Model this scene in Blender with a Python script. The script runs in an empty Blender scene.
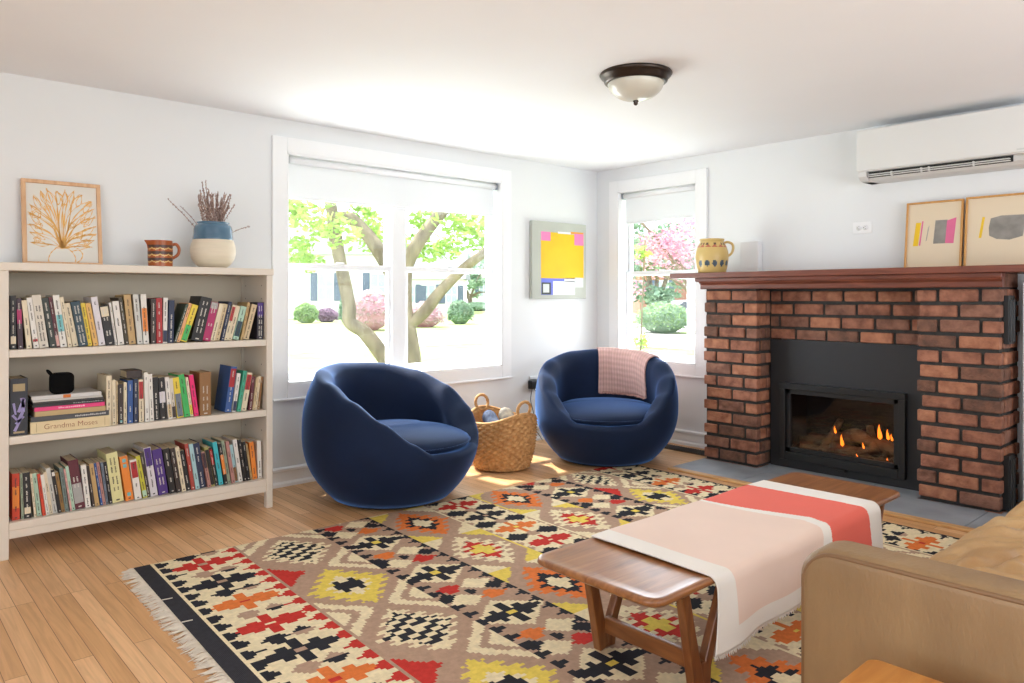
import bpy, bmesh, math, random
from mathutils import Vector, Matrix, noise
random.seed(7)
PI = math.pi
S = bpy.context.scene
COL = S.collection

# ---------------------------------------------------------------- materials
def lin(h):
    if isinstance(h, str):
        h = h.lstrip('#'); c = [int(h[i:i + 2], 16) / 255 for i in (0, 2, 4)]
    else:
        c = list(h)
    return [x / 12.92 if x <= .04045 else ((x + .055) / 1.055) ** 2.4 for x in c] + [1]

def new_mat(name):
    m = bpy.data.materials.new(name); m.use_nodes = True
    nt = m.node_tree; b = nt.nodes['Principled BSDF']
    return m, nt, b

def nd(nt, t, **kw):
    n = nt.nodes.new(t)
    for k, v in kw.items():
        if k in n.inputs.keys() if isinstance(k, str) and hasattr(n, 'inputs') else False:
            n.inputs[k].default_value = v
        else:
            setattr(n, k, v)
    return n

def coords(nt, scale=(1, 1, 1), rot=(0, 0, 0), kind='Object'):
    tc = nt.nodes.new('ShaderNodeTexCoord'); mp = nt.nodes.new('ShaderNodeMapping')
    mp.inputs['Scale'].default_value = scale; mp.inputs['Rotation'].default_value = rot
    nt.links.new(tc.outputs[kind], mp.inputs[0]); return mp.outputs[0]

def pm(name, col, rough=.5, var=.06, scale=8, bump=0., bscale=60, metal=0, stretch=(1, 1, 1), sheen=0, col2=None, spec=.5, coat=0, detail=3, emit=None):
    """a plain procedural material: base colour varied by noise, optional bump"""
    m, nt, b = new_mat(name)
    b.inputs['Roughness'].default_value = rough; b.inputs['Metallic'].default_value = metal
    b.inputs['Specular IOR Level'].default_value = spec
    if sheen:
        b.inputs['Sheen Weight'].default_value = sheen; b.inputs['Sheen Roughness'].default_value = .4
    if coat:
        b.inputs['Coat Weight'].default_value = coat; b.inputs['Coat Roughness'].default_value = .15
    c1 = lin(col)
    if col2 is None:
        lo = [max(0, x * (1 - var)) for x in c1[:3]] + [1]; hi = [min(1, x * (1 + var)) for x in c1[:3]] + [1]
    else:
        lo, hi = c1, lin(col2)
    v = coords(nt, stretch)
    n = nt.nodes.new('ShaderNodeTexNoise'); n.inputs['Scale'].default_value = scale; n.inputs['Detail'].default_value = detail
    r = nt.nodes.new('ShaderNodeValToRGB'); r.color_ramp.elements[0].position = .3; r.color_ramp.elements[1].position = .7
    r.color_ramp.elements[0].color = lo; r.color_ramp.elements[1].color = hi
    nt.links.new(v, n.inputs['Vector']); nt.links.new(n.outputs['Fac'], r.inputs[0]); nt.links.new(r.outputs[0], b.inputs['Base Color'])
    if bump:
        n2 = nt.nodes.new('ShaderNodeTexNoise'); n2.inputs['Scale'].default_value = bscale; n2.inputs['Detail'].default_value = 2
        bp = nt.nodes.new('ShaderNodeBump'); bp.inputs['Strength'].default_value = bump; bp.inputs['Distance'].default_value = .01
        nt.links.new(v, n2.inputs['Vector']); nt.links.new(n2.outputs['Fac'], bp.inputs['Height']); nt.links.new(bp.outputs[0], b.inputs['Normal'])
    if emit:
        b.inputs['Emission Color'].default_value = lin(emit[0]); b.inputs['Emission Strength'].default_value = emit[1]
    return m

def wood(name, dark, light, rough=.35, axis='X', ring=14, coat=0, spec=.5, bump=.08):
    m, nt, b = new_mat(name)
    st = {'X': (1, 9, 9), 'Y': (9, 1, 9), 'Z': (9, 9, 1)}[axis]
    v = coords(nt, st)
    n = nt.nodes.new('ShaderNodeTexNoise'); n.inputs['Scale'].default_value = ring * .35; n.inputs['Detail'].default_value = 6; n.inputs['Distortion'].default_value = .9
    r = nt.nodes.new('ShaderNodeValToRGB'); e = r.color_ramp.elements
    e[0].position = .32; e[0].color = lin(dark); e[1].position = .66; e[1].color = lin(light)
    nt.links.new(v, n.inputs['Vector']); nt.links.new(n.outputs['Fac'], r.inputs[0]); nt.links.new(r.outputs[0], b.inputs['Base Color'])
    b.inputs['Roughness'].default_value = rough; b.inputs['Coat Weight'].default_value = coat; b.inputs['Specular IOR Level'].default_value = spec
    bp = nt.nodes.new('ShaderNodeBump'); bp.inputs['Strength'].default_value = bump; bp.inputs['Distance'].default_value = .003
    b.inputs['Coat Roughness'].default_value = .2
    nt.links.new(n.outputs['Fac'], bp.inputs['Height']); nt.links.new(bp.outputs[0], b.inputs['Normal'])
    return m

def glass_mat(name, tint=(.98, .99, 1), gloss=.05):
    m = bpy.data.materials.new(name); m.use_nodes = True; nt = m.node_tree; nt.nodes.clear()
    o = nt.nodes.new('ShaderNodeOutputMaterial'); mx = nt.nodes.new('ShaderNodeMixShader')
    t = nt.nodes.new('ShaderNodeBsdfTransparent'); g = nt.nodes.new('ShaderNodeBsdfGlossy')
    t.inputs[0].default_value = (*tint, 1); g.inputs['Roughness'].default_value = .02; mx.inputs[0].default_value = gloss
    nt.links.new(t.outputs[0], mx.inputs[1]); nt.links.new(g.outputs[0], mx.inputs[2]); nt.links.new(mx.outputs[0], o.inputs[0])
    return m

def cloth_translucent(name, col, rough=.9, trans=.35):
    m = bpy.data.materials.new(name); m.use_nodes = True; nt = m.node_tree; b = nt.nodes['Principled BSDF']; o = nt.nodes['Material Output']
    b.inputs['Base Color'].default_value = lin(col); b.inputs['Roughness'].default_value = rough
    t = nt.nodes.new('ShaderNodeBsdfTranslucent'); t.inputs[0].default_value = lin(col)
    v = coords(nt, (400, 400, 400)); n = nt.nodes.new('ShaderNodeTexNoise'); n.inputs['Scale'].default_value = 1
    bp = nt.nodes.new('ShaderNodeBump'); bp.inputs['Strength'].default_value = .05
    nt.links.new(v, n.inputs['Vector']); nt.links.new(n.outputs[0], bp.inputs['Height']); nt.links.new(bp.outputs[0], b.inputs['Normal'])
    mx = nt.nodes.new('ShaderNodeMixShader'); mx.inputs[0].default_value = trans
    nt.links.new(b.outputs[0], mx.inputs[1]); nt.links.new(t.outputs[0], mx.inputs[2]); nt.links.new(mx.outputs[0], o.inputs[0])
    return m

def leaf_mat(name, c1, c2, trans=.45):
    m = pm(name, c1, .6, col2=c2, scale=3); nt = m.node_tree; b = nt.nodes['Principled BSDF']; o = nt.nodes['Material Output']
    t = nt.nodes.new('ShaderNodeBsdfTranslucent'); t.inputs[0].default_value = lin(c2)
    mx = nt.nodes.new('ShaderNodeMixShader'); mx.inputs[0].default_value = trans
    nt.links.new(b.outputs[0], mx.inputs[1]); nt.links.new(t.outputs[0], mx.inputs[2]); nt.links.new(mx.outputs[0], o.inputs[0])
    return m

def floor_mat():
    m, nt, b = new_mat('oak_strip_floor')
    v = coords(nt, (1, 1, 1), (0, 0, PI / 2))
    br = nt.nodes.new('ShaderNodeTexBrick'); br.offset = .37; br.offset_frequency = 3; br.squash = 1
    br.inputs['Scale'].default_value = 1; br.inputs['Brick Width'].default_value = .95; br.inputs['Row Height'].default_value = .058
    br.inputs['Mortar Size'].default_value = .0011; br.inputs['Mortar Smooth'].default_value = .2; br.inputs['Bias'].default_value = 0
    br.inputs['Color1'].default_value = lin('#cb9b6b'); br.inputs['Color2'].default_value = lin('#e3b789'); br.inputs['Mortar'].default_value = lin('#7c5434')
    nt.links.new(v, br.inputs['Vector'])
    mp = nt.nodes.new('ShaderNodeMapping'); mp.inputs['Scale'].default_value = (1.5, 26, 1); nt.links.new(v, mp.inputs[0])
    # offset the grain per board
    ad = nt.nodes.new('ShaderNodeVectorMath'); ad.operation = 'MULTIPLY_ADD'; ad.inputs[1].default_value = (1, 1, 1)
    nt.links.new(mp.outputs[0], ad.inputs[0]); 
    sc = nt.nodes.new('ShaderNodeVectorMath'); sc.operation = 'SCALE'; sc.inputs['Scale'].default_value = 60
    nt.links.new(br.outputs['Color'], sc.inputs[0]); nt.links.new(sc.outputs[0], ad.inputs[2])
    n = nt.nodes.new('ShaderNodeTexNoise'); n.inputs['Scale'].default_value = 1.6; n.inputs['Detail'].default_value = 5; n.inputs['Distortion'].default_value = 1.6
    nt.links.new(ad.outputs[0], n.inputs['Vector'])
    r = nt.nodes.new('ShaderNodeValToRGB'); e = r.color_ramp.elements
    e[0].position = .3; e[0].color = (.62, .58, .53, 1); e[1].position = .62; e[1].color = (1.06, 1.05, 1.04, 1)
    nt.links.new(n.outputs['Fac'], r.inputs[0])
    mx = nt.nodes.new('ShaderNodeMix'); mx.data_type = 'RGBA'; mx.blend_type = 'MULTIPLY'; mx.inputs[0].default_value = .48
    nt.links.new(br.outputs['Color'], mx.inputs[6]); nt.links.new(r.outputs[0], mx.inputs[7]); nt.links.new(mx.outputs[2], b.inputs['Base Color'])
    b.inputs['Roughness'].default_value = .38; b.inputs['Specular IOR Level'].default_value = .4
    bp = nt.nodes.new('ShaderNodeBump'); bp.inputs['Strength'].default_value = .25; bp.inputs['Distance'].default_value = .002; bp.invert = True
    nt.links.new(br.outputs['Fac'], bp.inputs['Height']); nt.links.new(bp.outputs[0], b.inputs['Normal'])
    return m

# ---------------------------------------------------------------- mesh builder
class B:
    def __init__(self): self.bm = bmesh.new()
    def merge(self, b2, M=None, mi=0, smooth=None):
        if M is not None: bmesh.ops.transform(b2, matrix=M, verts=b2.verts)
        vm = {}
        for v in b2.verts: vm[v] = self.bm.verts.new(v.co)
        for f in b2.faces:
            try:
                g = self.bm.faces.new([vm[v] for v in f.verts]); g.material_index = mi; g.smooth = f.smooth if smooth is None else smooth
            except ValueError: pass
        b2.free(); return self
    def box(self, lo, hi, bev=0, seg=2, mi=0, M=None):
        b = bmesh.new(); bmesh.ops.create_cube(b, size=1)
        for v in b.verts: v.co = Vector([lo[i] + (v.co[i] + .5) * (hi[i] - lo[i]) for i in range(3)])
        if bev: bmesh.ops.bevel(b, geom=b.edges[:], offset=bev, segments=seg, profile=.5, affect='EDGES', clamp_overlap=True)
        return self.merge(b, M, mi, False)
    def lathe(self, prof, n=32, c=(0, 0, 0), mi=0, M=None, smooth=True, cap=True, mif=None):
        bm = self.bm; rings = []; T = Matrix.Translation(c) if M is None else M
        for r, z in prof:
            if r < 1e-6: rings.append([bm.verts.new(T @ Vector((0, 0, z)))])
            else: rings.append([bm.verts.new(T @ Vector((r * math.cos(2 * PI * k / n), r * math.sin(2 * PI * k / n), z))) for k in range(n)])
        for i in range(len(rings) - 1):
            a, b = rings[i], rings[i + 1]
            for k in range(n):
                k2 = (k + 1) % n
                if len(a) == 1 and len(b) == 1: continue
                vs = [a[0], b[k2], b[k]] if len(a) == 1 else [a[k], a[k2], b[0]] if len(b) == 1 else [a[k], a[k2], b[k2], b[k]]
                f = bm.faces.new(vs); f.smooth = smooth; f.material_index = mif(i, k) if mif else mi
        if cap:
            for ring, rev in ((rings[0], True), (rings[-1], False)):
                if len(ring) > 1:
                    f = bm.faces.new(ring[::-1] if rev else ring); f.material_index = mi
        return self
    def tube(self, pts, r, n=8, mi=0, closed=False, smooth=True, sx=1., sy=1.):
        bm = self.bm; pts = [Vector(p) for p in pts]; N = len(pts); rings = []; up = None
        for i, p in enumerate(pts):
            if closed: t = pts[(i + 1) % N] - pts[i - 1]
            else: t = pts[min(i + 1, N - 1)] - pts[max(i - 1, 0)]
            if t.length < 1e-9: t = Vector((0, 0, 1))
            t.normalize()
            if up is None:
                up = Vector((0, 0, 1)) if abs(t.z) < .9 else Vector((1, 0, 0))
            a = t.cross(up)
            if a.length < 1e-5: a = t.cross(Vector((.3, 1, .2)))
            a.normalize(); b = a.cross(t).normalized(); up = b
            rr = r[i] if isinstance(r, (list, tuple)) else r
            rings.append([bm.verts.new(p + (a * math.cos(2 * PI * k / n) * sx + b * math.sin(2 * PI * k / n) * sy) * rr) for k in range(n)])
        m = N if closed else N - 1
        for i in range(m):
            a, b = rings[i], rings[(i + 1) % N]
            for k in range(n):
                f = bm.faces.new([a[k], a[(k + 1) % n], b[(k + 1) % n], b[k]]); f.smooth = smooth; f.material_index = mi
        if not closed:
            f = bm.faces.new(rings[0][::-1]); f.material_index = mi
            f = bm.faces.new(rings[-1]); f.material_index = mi
        return self
    def grid(self, fn, nu, nv, cu=False, cv=False, mif=None, smooth=True):
        bm = self.bm; V = [[bm.verts.new(fn(i, j)) for j in range(nv)] for i in range(nu)]
        for i in range(nu if cu else nu - 1):
            for j in range(nv if cv else nv - 1):
                f = bm.faces.new([V[i][j], V[(i + 1) % nu][j], V[(i + 1) % nu][(j + 1) % nv], V[i][(j + 1) % nv]])
                f.smooth = smooth
                if mif: f.material_index = mif(i, j)
        return V
    def prism(self, outline, d0, d1, fn, mi=0, bev=0, seg=2, smooth=False):
        """outline: list of 2D points; fn(p, d) -> 3D point"""
        b = bmesh.new(); A = [b.verts.new(fn(p, d0)) for p in outline]; C = [b.verts.new(fn(p, d1)) for p in outline]; n = len(A)
        b.faces.new(A[::-1]); b.faces.new(C)
        for i in range(n): b.faces.new([A[i], A[(i + 1) % n], C[(i + 1) % n], C[i]])
        bmesh.ops.recalc_face_normals(b, faces=b.faces[:])
        if bev:
            es = [e for e in b.edges if abs(e.calc_face_angle(0)) > .6]
            bmesh.ops.bevel(b, geom=es, offset=bev, segments=seg, profile=.5, affect='EDGES', clamp_overlap=True)
        return self.merge(b, None, mi, smooth)
    def sphere(self, c, r, sub=2, mi=0, jitter=0, scale=(1, 1, 1), smooth=True):
        b = bmesh.new(); bmesh.ops.create_icosphere(b, subdivisions=sub, radius=1)
        for v in b.verts:
            k = 1 + (jitter * noise.noise(v.co * 2.3 + Vector(c)) if jitter else 0)
            v.co = Vector((c[0] + v.co.x * r * scale[0] * k, c[1] + v.co.y * r * scale[1] * k, c[2] + v.co.z * r * scale[2] * k))
        return self.merge(b, None, mi, smooth)
    def build(self, name, mats, parent=None, auto=None, world=True, recalc=True):
        if recalc: bmesh.ops.recalc_face_normals(self.bm, faces=self.bm.faces[:])
        me = bpy.data.meshes.new(name); 
        o = bpy.data.objects.new(name, me)
        for m in (mats if isinstance(mats, (list, tuple)) else [mats]): me.materials.append(m)
        if parent is not None:
            o.parent = parent
            if world:   # vertices were given in world space: bring them into the parent's frame
                W = parent.matrix_basis.copy(); q = parent.parent
                while q is not None: W = q.matrix_basis @ W; q = q.parent
                bmesh.ops.transform(self.bm, matrix=W.inverted(), verts=self.bm.verts)
        self.bm.to_mesh(me); self.bm.free()
        COL.objects.link(o)
        if auto is not None:
            for p in me.polygons: p.use_smooth = True
            try: me.set_sharp_from_angle(angle=auto)
            except Exception: pass
        return o

def tag(o, label=None, cat=None, group=None, kind=None):
    if label: o['label'] = label
    if cat: o['category'] = cat
    if group: o['group'] = group
    if kind: o['kind'] = kind
    return o

def thing(name, label, cat, loc=(0, 0, 0), rz=0, group=None, kind=None):
    o = bpy.data.objects.new(name, None); COL.objects.link(o); o.location = loc; o.rotation_euler = (0, 0, rz); o.empty_display_size = .1
    o.matrix_basis = Matrix.Translation(loc) @ Matrix.Rotation(rz, 4, 'Z')
    return tag(o, label, cat, group, kind)

def origin_to(o, p):
    """move a top-level mesh object's origin to p without moving the mesh"""
    p = Vector(p); o.data.transform(Matrix.Translation(-p)); o.location = p; return o

def struct(name, b, m, auto=None):
    o = b.build(name, m, auto=auto); o['kind'] = 'structure'; return o

def lerp(a, b, t): return a + (b - a) * t
def interp(x, xs, ys):
    if x <= xs[0]: return ys[0]
    for i in range(len(xs) - 1):
        if x <= xs[i + 1]:
            t = (x - xs[i]) / (xs[i + 1] - xs[i]); t = t * t * (3 - 2 * t) * .5 + t * .5
            return lerp(ys[i], ys[i + 1], t)
    return ys[-1]
def catmull(pts, n=6, closed=False):
    P = [Vector(p) for p in pts]; out = []; N = len(P)
    for i in range(N if closed else N - 1):
        p0 = P[(i - 1) % N] if closed or i else P[0]; p1 = P[i]; p2 = P[(i + 1) % N]; p3 = P[(i + 2) % N] if closed or i + 2 < N else P[-1]
        for k in range(n):
            t = k / n
            out.append(.5 * ((2 * p1) + (p2 - p0) * t + (2 * p0 - 5 * p1 + 4 * p2 - p3) * t * t + (3 * p1 - p0 - 3 * p2 + p3) * t ** 3))
    if not closed: out.append(P[-1])
    return out

H = 2.155     # ceiling height
WHITE = pm('white_wall_paint', '#e1e3e5', .75, .01, 2)
WHITE_CEIL = pm('white_ceiling_paint', '#edeef1', .85, .01, 2)
TRIM = pm('white_gloss_trim_paint', '#ebecee', .4, .01, 3)
VINYL = pm('white_vinyl', '#eef0f3', .35, .01, 3)
GLASS = glass_mat('window_glass')
BLACK = pm('black_matte_metal', '#17181a', .45, .05, 20)
CAM = (-4.7005, -4.1360, 1.12)
# ================================================================ ROOM
XL, YF = -6.6, -6.2          # far ends of the room, behind the camera
FX0, FX1, FY0, FY1 = XL, 0., YF, 0.
b = B(); b.box((XL - .15, YF - .15, -.12), (.16, .16, 0)); struct('floor', b, floor_mat())
b = B(); b.box((XL - .15, YF - .15, H), (.16, .16, H + .12)); struct('ceiling', b, WHITE_CEIL)
TH = .14
def wall_x(name, y0, y1, z0, z1, holes, x0, x1):   # wall lying in a YZ plane
    b = B(); ys = y0; 
    for (a, c, d, e) in sorted(holes):
        if a > ys: b.box((x0, ys, z0), (x1, a, z1))
        if d > z0: b.box((x0, a, z0), (x1, c, d))
        if e < z1: b.box((x0, a, e), (x1, c, z1))
        ys = c
    b.box((x0, ys, z0), (x1, y1, z1)); return struct(name, b, WHITE)
def wall_y(name, x0, x1, z0, z1, holes, y0, y1):
    b = B(); xs = x0
    for (a, c, d, e) in sorted(holes):
        if a > xs: b.box((xs, y0, z0), (a, y1, z1))
        if d > z0: b.box((a, y0, z0), (c, y1, d))
        if e < z1: b.box((a, y0, e), (c, y1, z1))
        xs = c
    b.box((xs, y0, z0), (x1, y1, z1)); return struct(name, b, WHITE)
W1 = (-2.759, -1.073, .598, 1.962)
W2 = (-.985, -.237, .605, 1.962)
wall_y('wall_back', XL, TH, 0, H, [W1], 0, TH)
wall_x('wall_right', YF, 0, 0, H, [W2, (-2.50, -1.74, 0.05, .57)], 0, TH)
W3 = (-4.4, -.6, .35, 2.0)     # wide openings added in the two walls behind the camera for fill light
W4 = (-5.4, -2.2, .35, 2.0)
wall_y('wall_front', XL, TH, 0, H, [W3], YF - TH, YF)
wall_x('wall_left', YF, 0, 0, H, [W4], XL - TH, XL)

# baseboards: tall flat board with a bead on top and a shoe at the bottom
def baseboard(name, p0, p1, nrm):
    prof = [(0, 0), (.022, 0), (.022, .018), (.014, .03), (.014, .085), (.02, .09), (.02, .104), (.006, .112), (0, .112)]
    p0, p1, nrm = Vector(p0), Vector(p1), Vector(nrm)
    b = B(); b.prism(prof, 0, 1, lambda p, d: p0.lerp(p1, d) + nrm * p[0] + Vector((0, 0, p[1])))
    return struct(name, b, TRIM)
baseboard('baseboard_back', (XL, 0, 0), (0, 0, 0), (0, -1, 0))
baseboard('baseboard_right', (0, 0, 0), (0, -1.27, 0), (-1, 0, 0))

# windows: casing, jamb, stool, sashes and panes
def window(name, w, axis, units):
    a, c, d, e = w
    fn = (lambda u, n, z: Vector((u, n, z))) if axis == 'y' else (lambda u, n, z: Vector((n, u, z)))
    def bx(b, u0, u1, n0, n1, z0, z1, bev=.002, mi=0):
        p, q = fn(u0, n0, z0), fn(u1, n1, z1)
        b.box([min(p[i], q[i]) for i in range(3)], [max(p[i], q[i]) for i in range(3)], bev, 1, mi)
    root = thing(name, None, None, fn((a + c) / 2, 0, d)); root['kind'] = 'structure'
    cw = .088
    b = B(); bx(b, a - cw, a, -.022, 0, d - cw, e + cw); bx(b, c, c + cw, -.022, 0, d - cw, e + cw); bx(b, a, c, -.022, 0, e, e + cw); bx(b, a, c, -.022, 0, d - cw, d)
    bx(b, a - cw, c + cw, -.03, 0, d - cw - .006, d - cw + .006)
    b.build('casing', TRIM, root)
    b = B(); t = .012
    bx(b, a, a + t, -.02, TH + .02, d, e); bx(b, c - t, c, -.02, TH + .02, d, e); bx(b, a, c, -.02, TH + .02, e - t, e); bx(b, a, c, -.02, TH + .05, d, d + t)
    b.build('jamb', TRIM, root)
    for (u0, u1) in units:
        mz = 1.298
        for nm, n0, z0, z1 in (('lower_sash', .075, d + t, mz + .018), ('upper_sash', .105, mz - .018, e - t)):
            b = B(); s = .03
            bx(b, u0, u0 + s, n0, n0 + .028, z0, z1); bx(b, u1 - s, u1, n0, n0 + .028, z0, z1)
            bx(b, u0 + s, u1 - s, n0, n0 + .028, z0, z0 + (.045 if nm[0] == 'l' else .036)); bx(b, u0 + s, u1 - s, n0, n0 + .028, z1 - .036, z1)
            so = b.build(nm, VINYL, root)
            b = B(); bx(b, u0 + s - .004, u1 - s + .004, n0 + .012, n0 + .015, z0 + .03, z1 - .03, 0); b.build('pane', GLASS, so)
            if nm[0] == 'l':
                b = B(); um = (u0 + u1) / 2; bx(b, um - .03, um + .03, n0 - .006, n0 + .002, z1 - .012, z1 + .012, .003); b.build('sash_lock', VINYL, so)
    if len(units) > 1:
        b = B(); bx(b, units[0][1] - .004, units[1][0] + .004, .06, TH + .01, d, e); b.build('mullion', VINYL, root)
    b = B(); bx(b, a - .02, c + .02, TH, TH + .06, d - .03, d, .004); b.build('outer_sill', VINYL, root)
    return root
window('window_1', W1, 'y', [(-2.745, -1.975), (-1.875, -1.087)])
window('window_2', W2, 'x', [(-.971, -.251)])
# the added openings behind the camera get plain frames
for nm, w, ax in (('added_opening_3', W3, 'y'), ('added_opening_4', W4, 'x')):
    a, c, d, e = w; f = B(); base = YF if ax == 'y' else XL
    for (u0, u1, z0, z1) in ((a, a + .05, d, e), (c - .05, c, d, e), (a, c, d, d + .05), (a, c, e - .05, e), ((a + c) / 2 - .03, (a + c) / 2 + .03, d, e)):
        if ax == 'y': f.box((u0, base - .1, z0), (u1, base - .05, z1), .003, 1)
        else: f.box((base - .1, u0, z0), (base - .05, u1, z1), .003, 1)
    struct(nm, f, VINYL)

# roller blinds
BLIND = cloth_translucent('white_blind_fabric', '#e6e9ed', .9, .04)
def blind(label, w, axis, zb0, zb1):
    a, c, d, e = w; a += .014; c -= .014
    fn = (lambda u, n, z: Vector((u, n, z))) if axis == 'y' else (lambda u, n, z: Vector((n, u, z)))
    root = thing('roller_blind', label, 'blind', fn((a + c) / 2, .03, e - .045), 0)
    n = 40; b = B()
    top = e - .04
    def P(i, j):
        u = lerp(a + .025, c - .02, i / n); t = j / 6; zb = lerp(zb0, zb1, i / n)
        return fn(u, .045 + .0015 * math.sin(u * 9 + t * 3), lerp(top, zb, t))
    b.grid(P, n + 1, 7); f = b.build('fabric', BLIND, root)
    b = B(); b.tube([fn(a + .02, .045, zb0), fn(c - .016, .045, zb1)], .008, 10, sx=.6); b.build('bottom_bar', VINYL, root)
    b = B(); b.tube([fn(a + .016, .033, e - .035), fn(c - .016, .033, e - .035)], .021, 16); b.build('roller_tube', VINYL, root)
    for u in (a + .005, c - .015):
        b = B(); p, q = fn(u, .008, e - .06), fn(u + .01, .06, e - .013); b.box([min(p[i], q[i]) for i in range(3)], [max(p[i], q[i]) for i in range(3)], .002, 1); b.build('bracket', pm('grey_bracket', '#8d949c', .4), root)
blind('wide white roller blind drawn a short way down the big window', W1, 'y', 1.705, 1.715)
blind('narrow white roller blind at the small corner window by the fireplace', W2, 'x', 1.715, 1.705)

# hearth: slate slabs let into the floor, with an oak border
SLATE = pm('grey_slate', '#8c939b', .55, .16, 5, .25, 14, detail=6)
b = B()
for y0, y1 in ((-1.75, -1.262), (-2.34, -1.753), (-2.95, -2.343), (-3.45, -2.953)):
    b.box((-.70, y0, .0), (.1, y1, .012), .002, 1)
o = struct('hearth', b, SLATE)
OAKTRIM = wood('oak_border_wood', '#b98a55', '#d6ab76', .4, 'Y')
b = B(); b.box((-.755, -3.5, 0), (-.702, -1.262, .013), .002, 1); struct('trim_1', b, OAKTRIM)
# white boxed wall beside the chimney
b = B(); b.box((-.165, -5.2, 0), (0, -3.06, 1.19), .003, 1); struct('trim_2', b, TRIM)

# ================================================================ FIREPLACE
def brick_mat(name, c1, c2):
    return pm(name, c1, .85, col2=c2, scale=16, bump=.8, bscale=45, detail=6)
BRICKS = [brick_mat('brick_red', '#704636', '#a56f57'), brick_mat('brick_orange', '#83503b', '#b47c5e'), brick_mat('brick_brown', '#644235', '#936855'), brick_mat('brick_dark', '#533b31', '#825a47')]
MORTAR = pm('dark_grey_mortar', '#383634', .95, .2, 30, .6, 50)
fire = thing('brick_fireplace', 'red brick fireplace with dark mortar between the small window and the sofa', 'fireplace', (-.2, -2.13, 0))
CH = .0815
def bricks_on(b, axis, pos, u0, u1, z0, rows, out, phase, depth=.05, L=.2):
    """courses of single bricks on a plane; axis 'x': plane x=pos facing -x, u along y; axis 'y': plane y=pos, u along x, facing out"""
    for r in range(rows):
        z = z0 - .06 + r * CH; u = u0 - (L / 2 if (r + phase) % 2 else 0) + random.uniform(-.012, .012)
        while u < u1 - .02:
            a = max(u, u0); e = min(u + L - .016, u1); u += L
            if e - a < .025: continue
            j = random.uniform(-.004, .003); zz0 = max(z0 + .006, z + random.uniform(0, .003)) if z0 < .1 else z + random.uniform(0, .003); zz1 = z + CH - .017 + random.uniform(-.003, .003)
            mi = random.choices([0, 1, 2, 3], [4, 3, 2, 1.5])[0]
            if axis == 'x': b.box((pos + j, a, zz0), (pos + depth, e, zz1), random.uniform(.004, .008), 2, mi)
            else:
                y0, y1 = (pos - depth, pos - j) if out > 0 else (pos + j, pos + depth)
                b.box((a, min(y0, y1), zz0), (e, max(y0, y1), zz1), .0045, 1, mi)
for nm, y0, y1, ph in (('left_pillar', -1.658, -1.264, 0), ('right_pillar', -3.01, -2.612, 1)):
    b = B(); bricks_on(b, 'x', -.34, y0, y1, .006, 15, 1, ph)
    inner = y0 if nm[0] == 'l' else y1
    bricks_on(b, 'y', y0, -.285, -.17 if nm[0] == 'l' else -.02, .006, 15, -1, ph, .05, .13)
    bricks_on(b, 'y', y1, -.285, -.17 if nm[0] == 'r' else -.02, .006, 15, 1, ph, .05, .13)
    b.box((-.327, y0 + .013, 0), (0, y1 - .013, 1.165), 0, 1, 4)
    b.build('brick_pillar', BRICKS + [MORTAR], fire)
b = B(); bricks_on(b, 'x', -.165, -2.612, -1.658, .897, 4, 1, 0); b.box((-.153, -2.62, .838), (0, -1.65, 1.165), 0, 1, 4)
b.build('brick_lintel', BRICKS + [MORTAR], fire)
b = B()
for y0, y1 in ((-3.0, -1.27),): b.box((-.335, y0, 1.163), (0, y1, 1.236), .003, 1, 2)
b.build('mantel_bed', BRICKS, fire)
for z0, z1 in ((.0, .30), (.85, 1.12)):
    b = B(); b.box((-.285, -3.03, z0 + .02), (-.18, -3.0, z1), .002, 1)
    for k in range(3): b.box((-.275 + k * .034, -3.036, z0 + .03), (-.255 + k * .034, -3.028, z1 - .02), .002, 1)
    b.build('iron_vent', BLACK, fire)

# wooden mantel
MAHO = wood('reddish_mantel_wood', '#5e3124', '#804634', .4, 'Y', 10)
man = thing('mantel_shelf', 'reddish brown wooden mantel shelf on top of the brick fireplace', 'mantel', (-.2, -2.2, 1.16))
b = B(); b.box((-.44, -3.75, 1.236), (-.005, -1.055, 1.272), .003, 2); b.build('shelf_board', MAHO, man)
b = B(); b.box((-.41, -3.03, 1.211), (-.347, -1.235, 1.236), .003, 1)
b.prism([(-.347, 1.163), (-.378, 1.163), (-.381, 1.167), (-.381, 1.19), (-.386, 1.197), (-.398, 1.203), (-.402, 1.211), (-.347, 1.211)], -3.025, -1.262, lambda p, d: Vector((p[0], d, p[1])))
b.build('cornice_moulding', MAHO, man)

# gas fireplace insert
PANEL = pm('charcoal_steel', '#1e1f23', .5, .06, 6)
FRAMEM = pm('black_steel', '#131416', .38, .06, 10)
ins = thing('fireplace_insert', 'black gas fireplace insert with glass front and small flames among logs', 'fireplace', (-.16, -2.13, 0))
GY0, GY1, GZ0, GZ1 = -2.505, -1.742, .07, .56
b = B(); b.box((-.175, -2.606, .013), (-.168, -1.662, .835), .002, 1)
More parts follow.
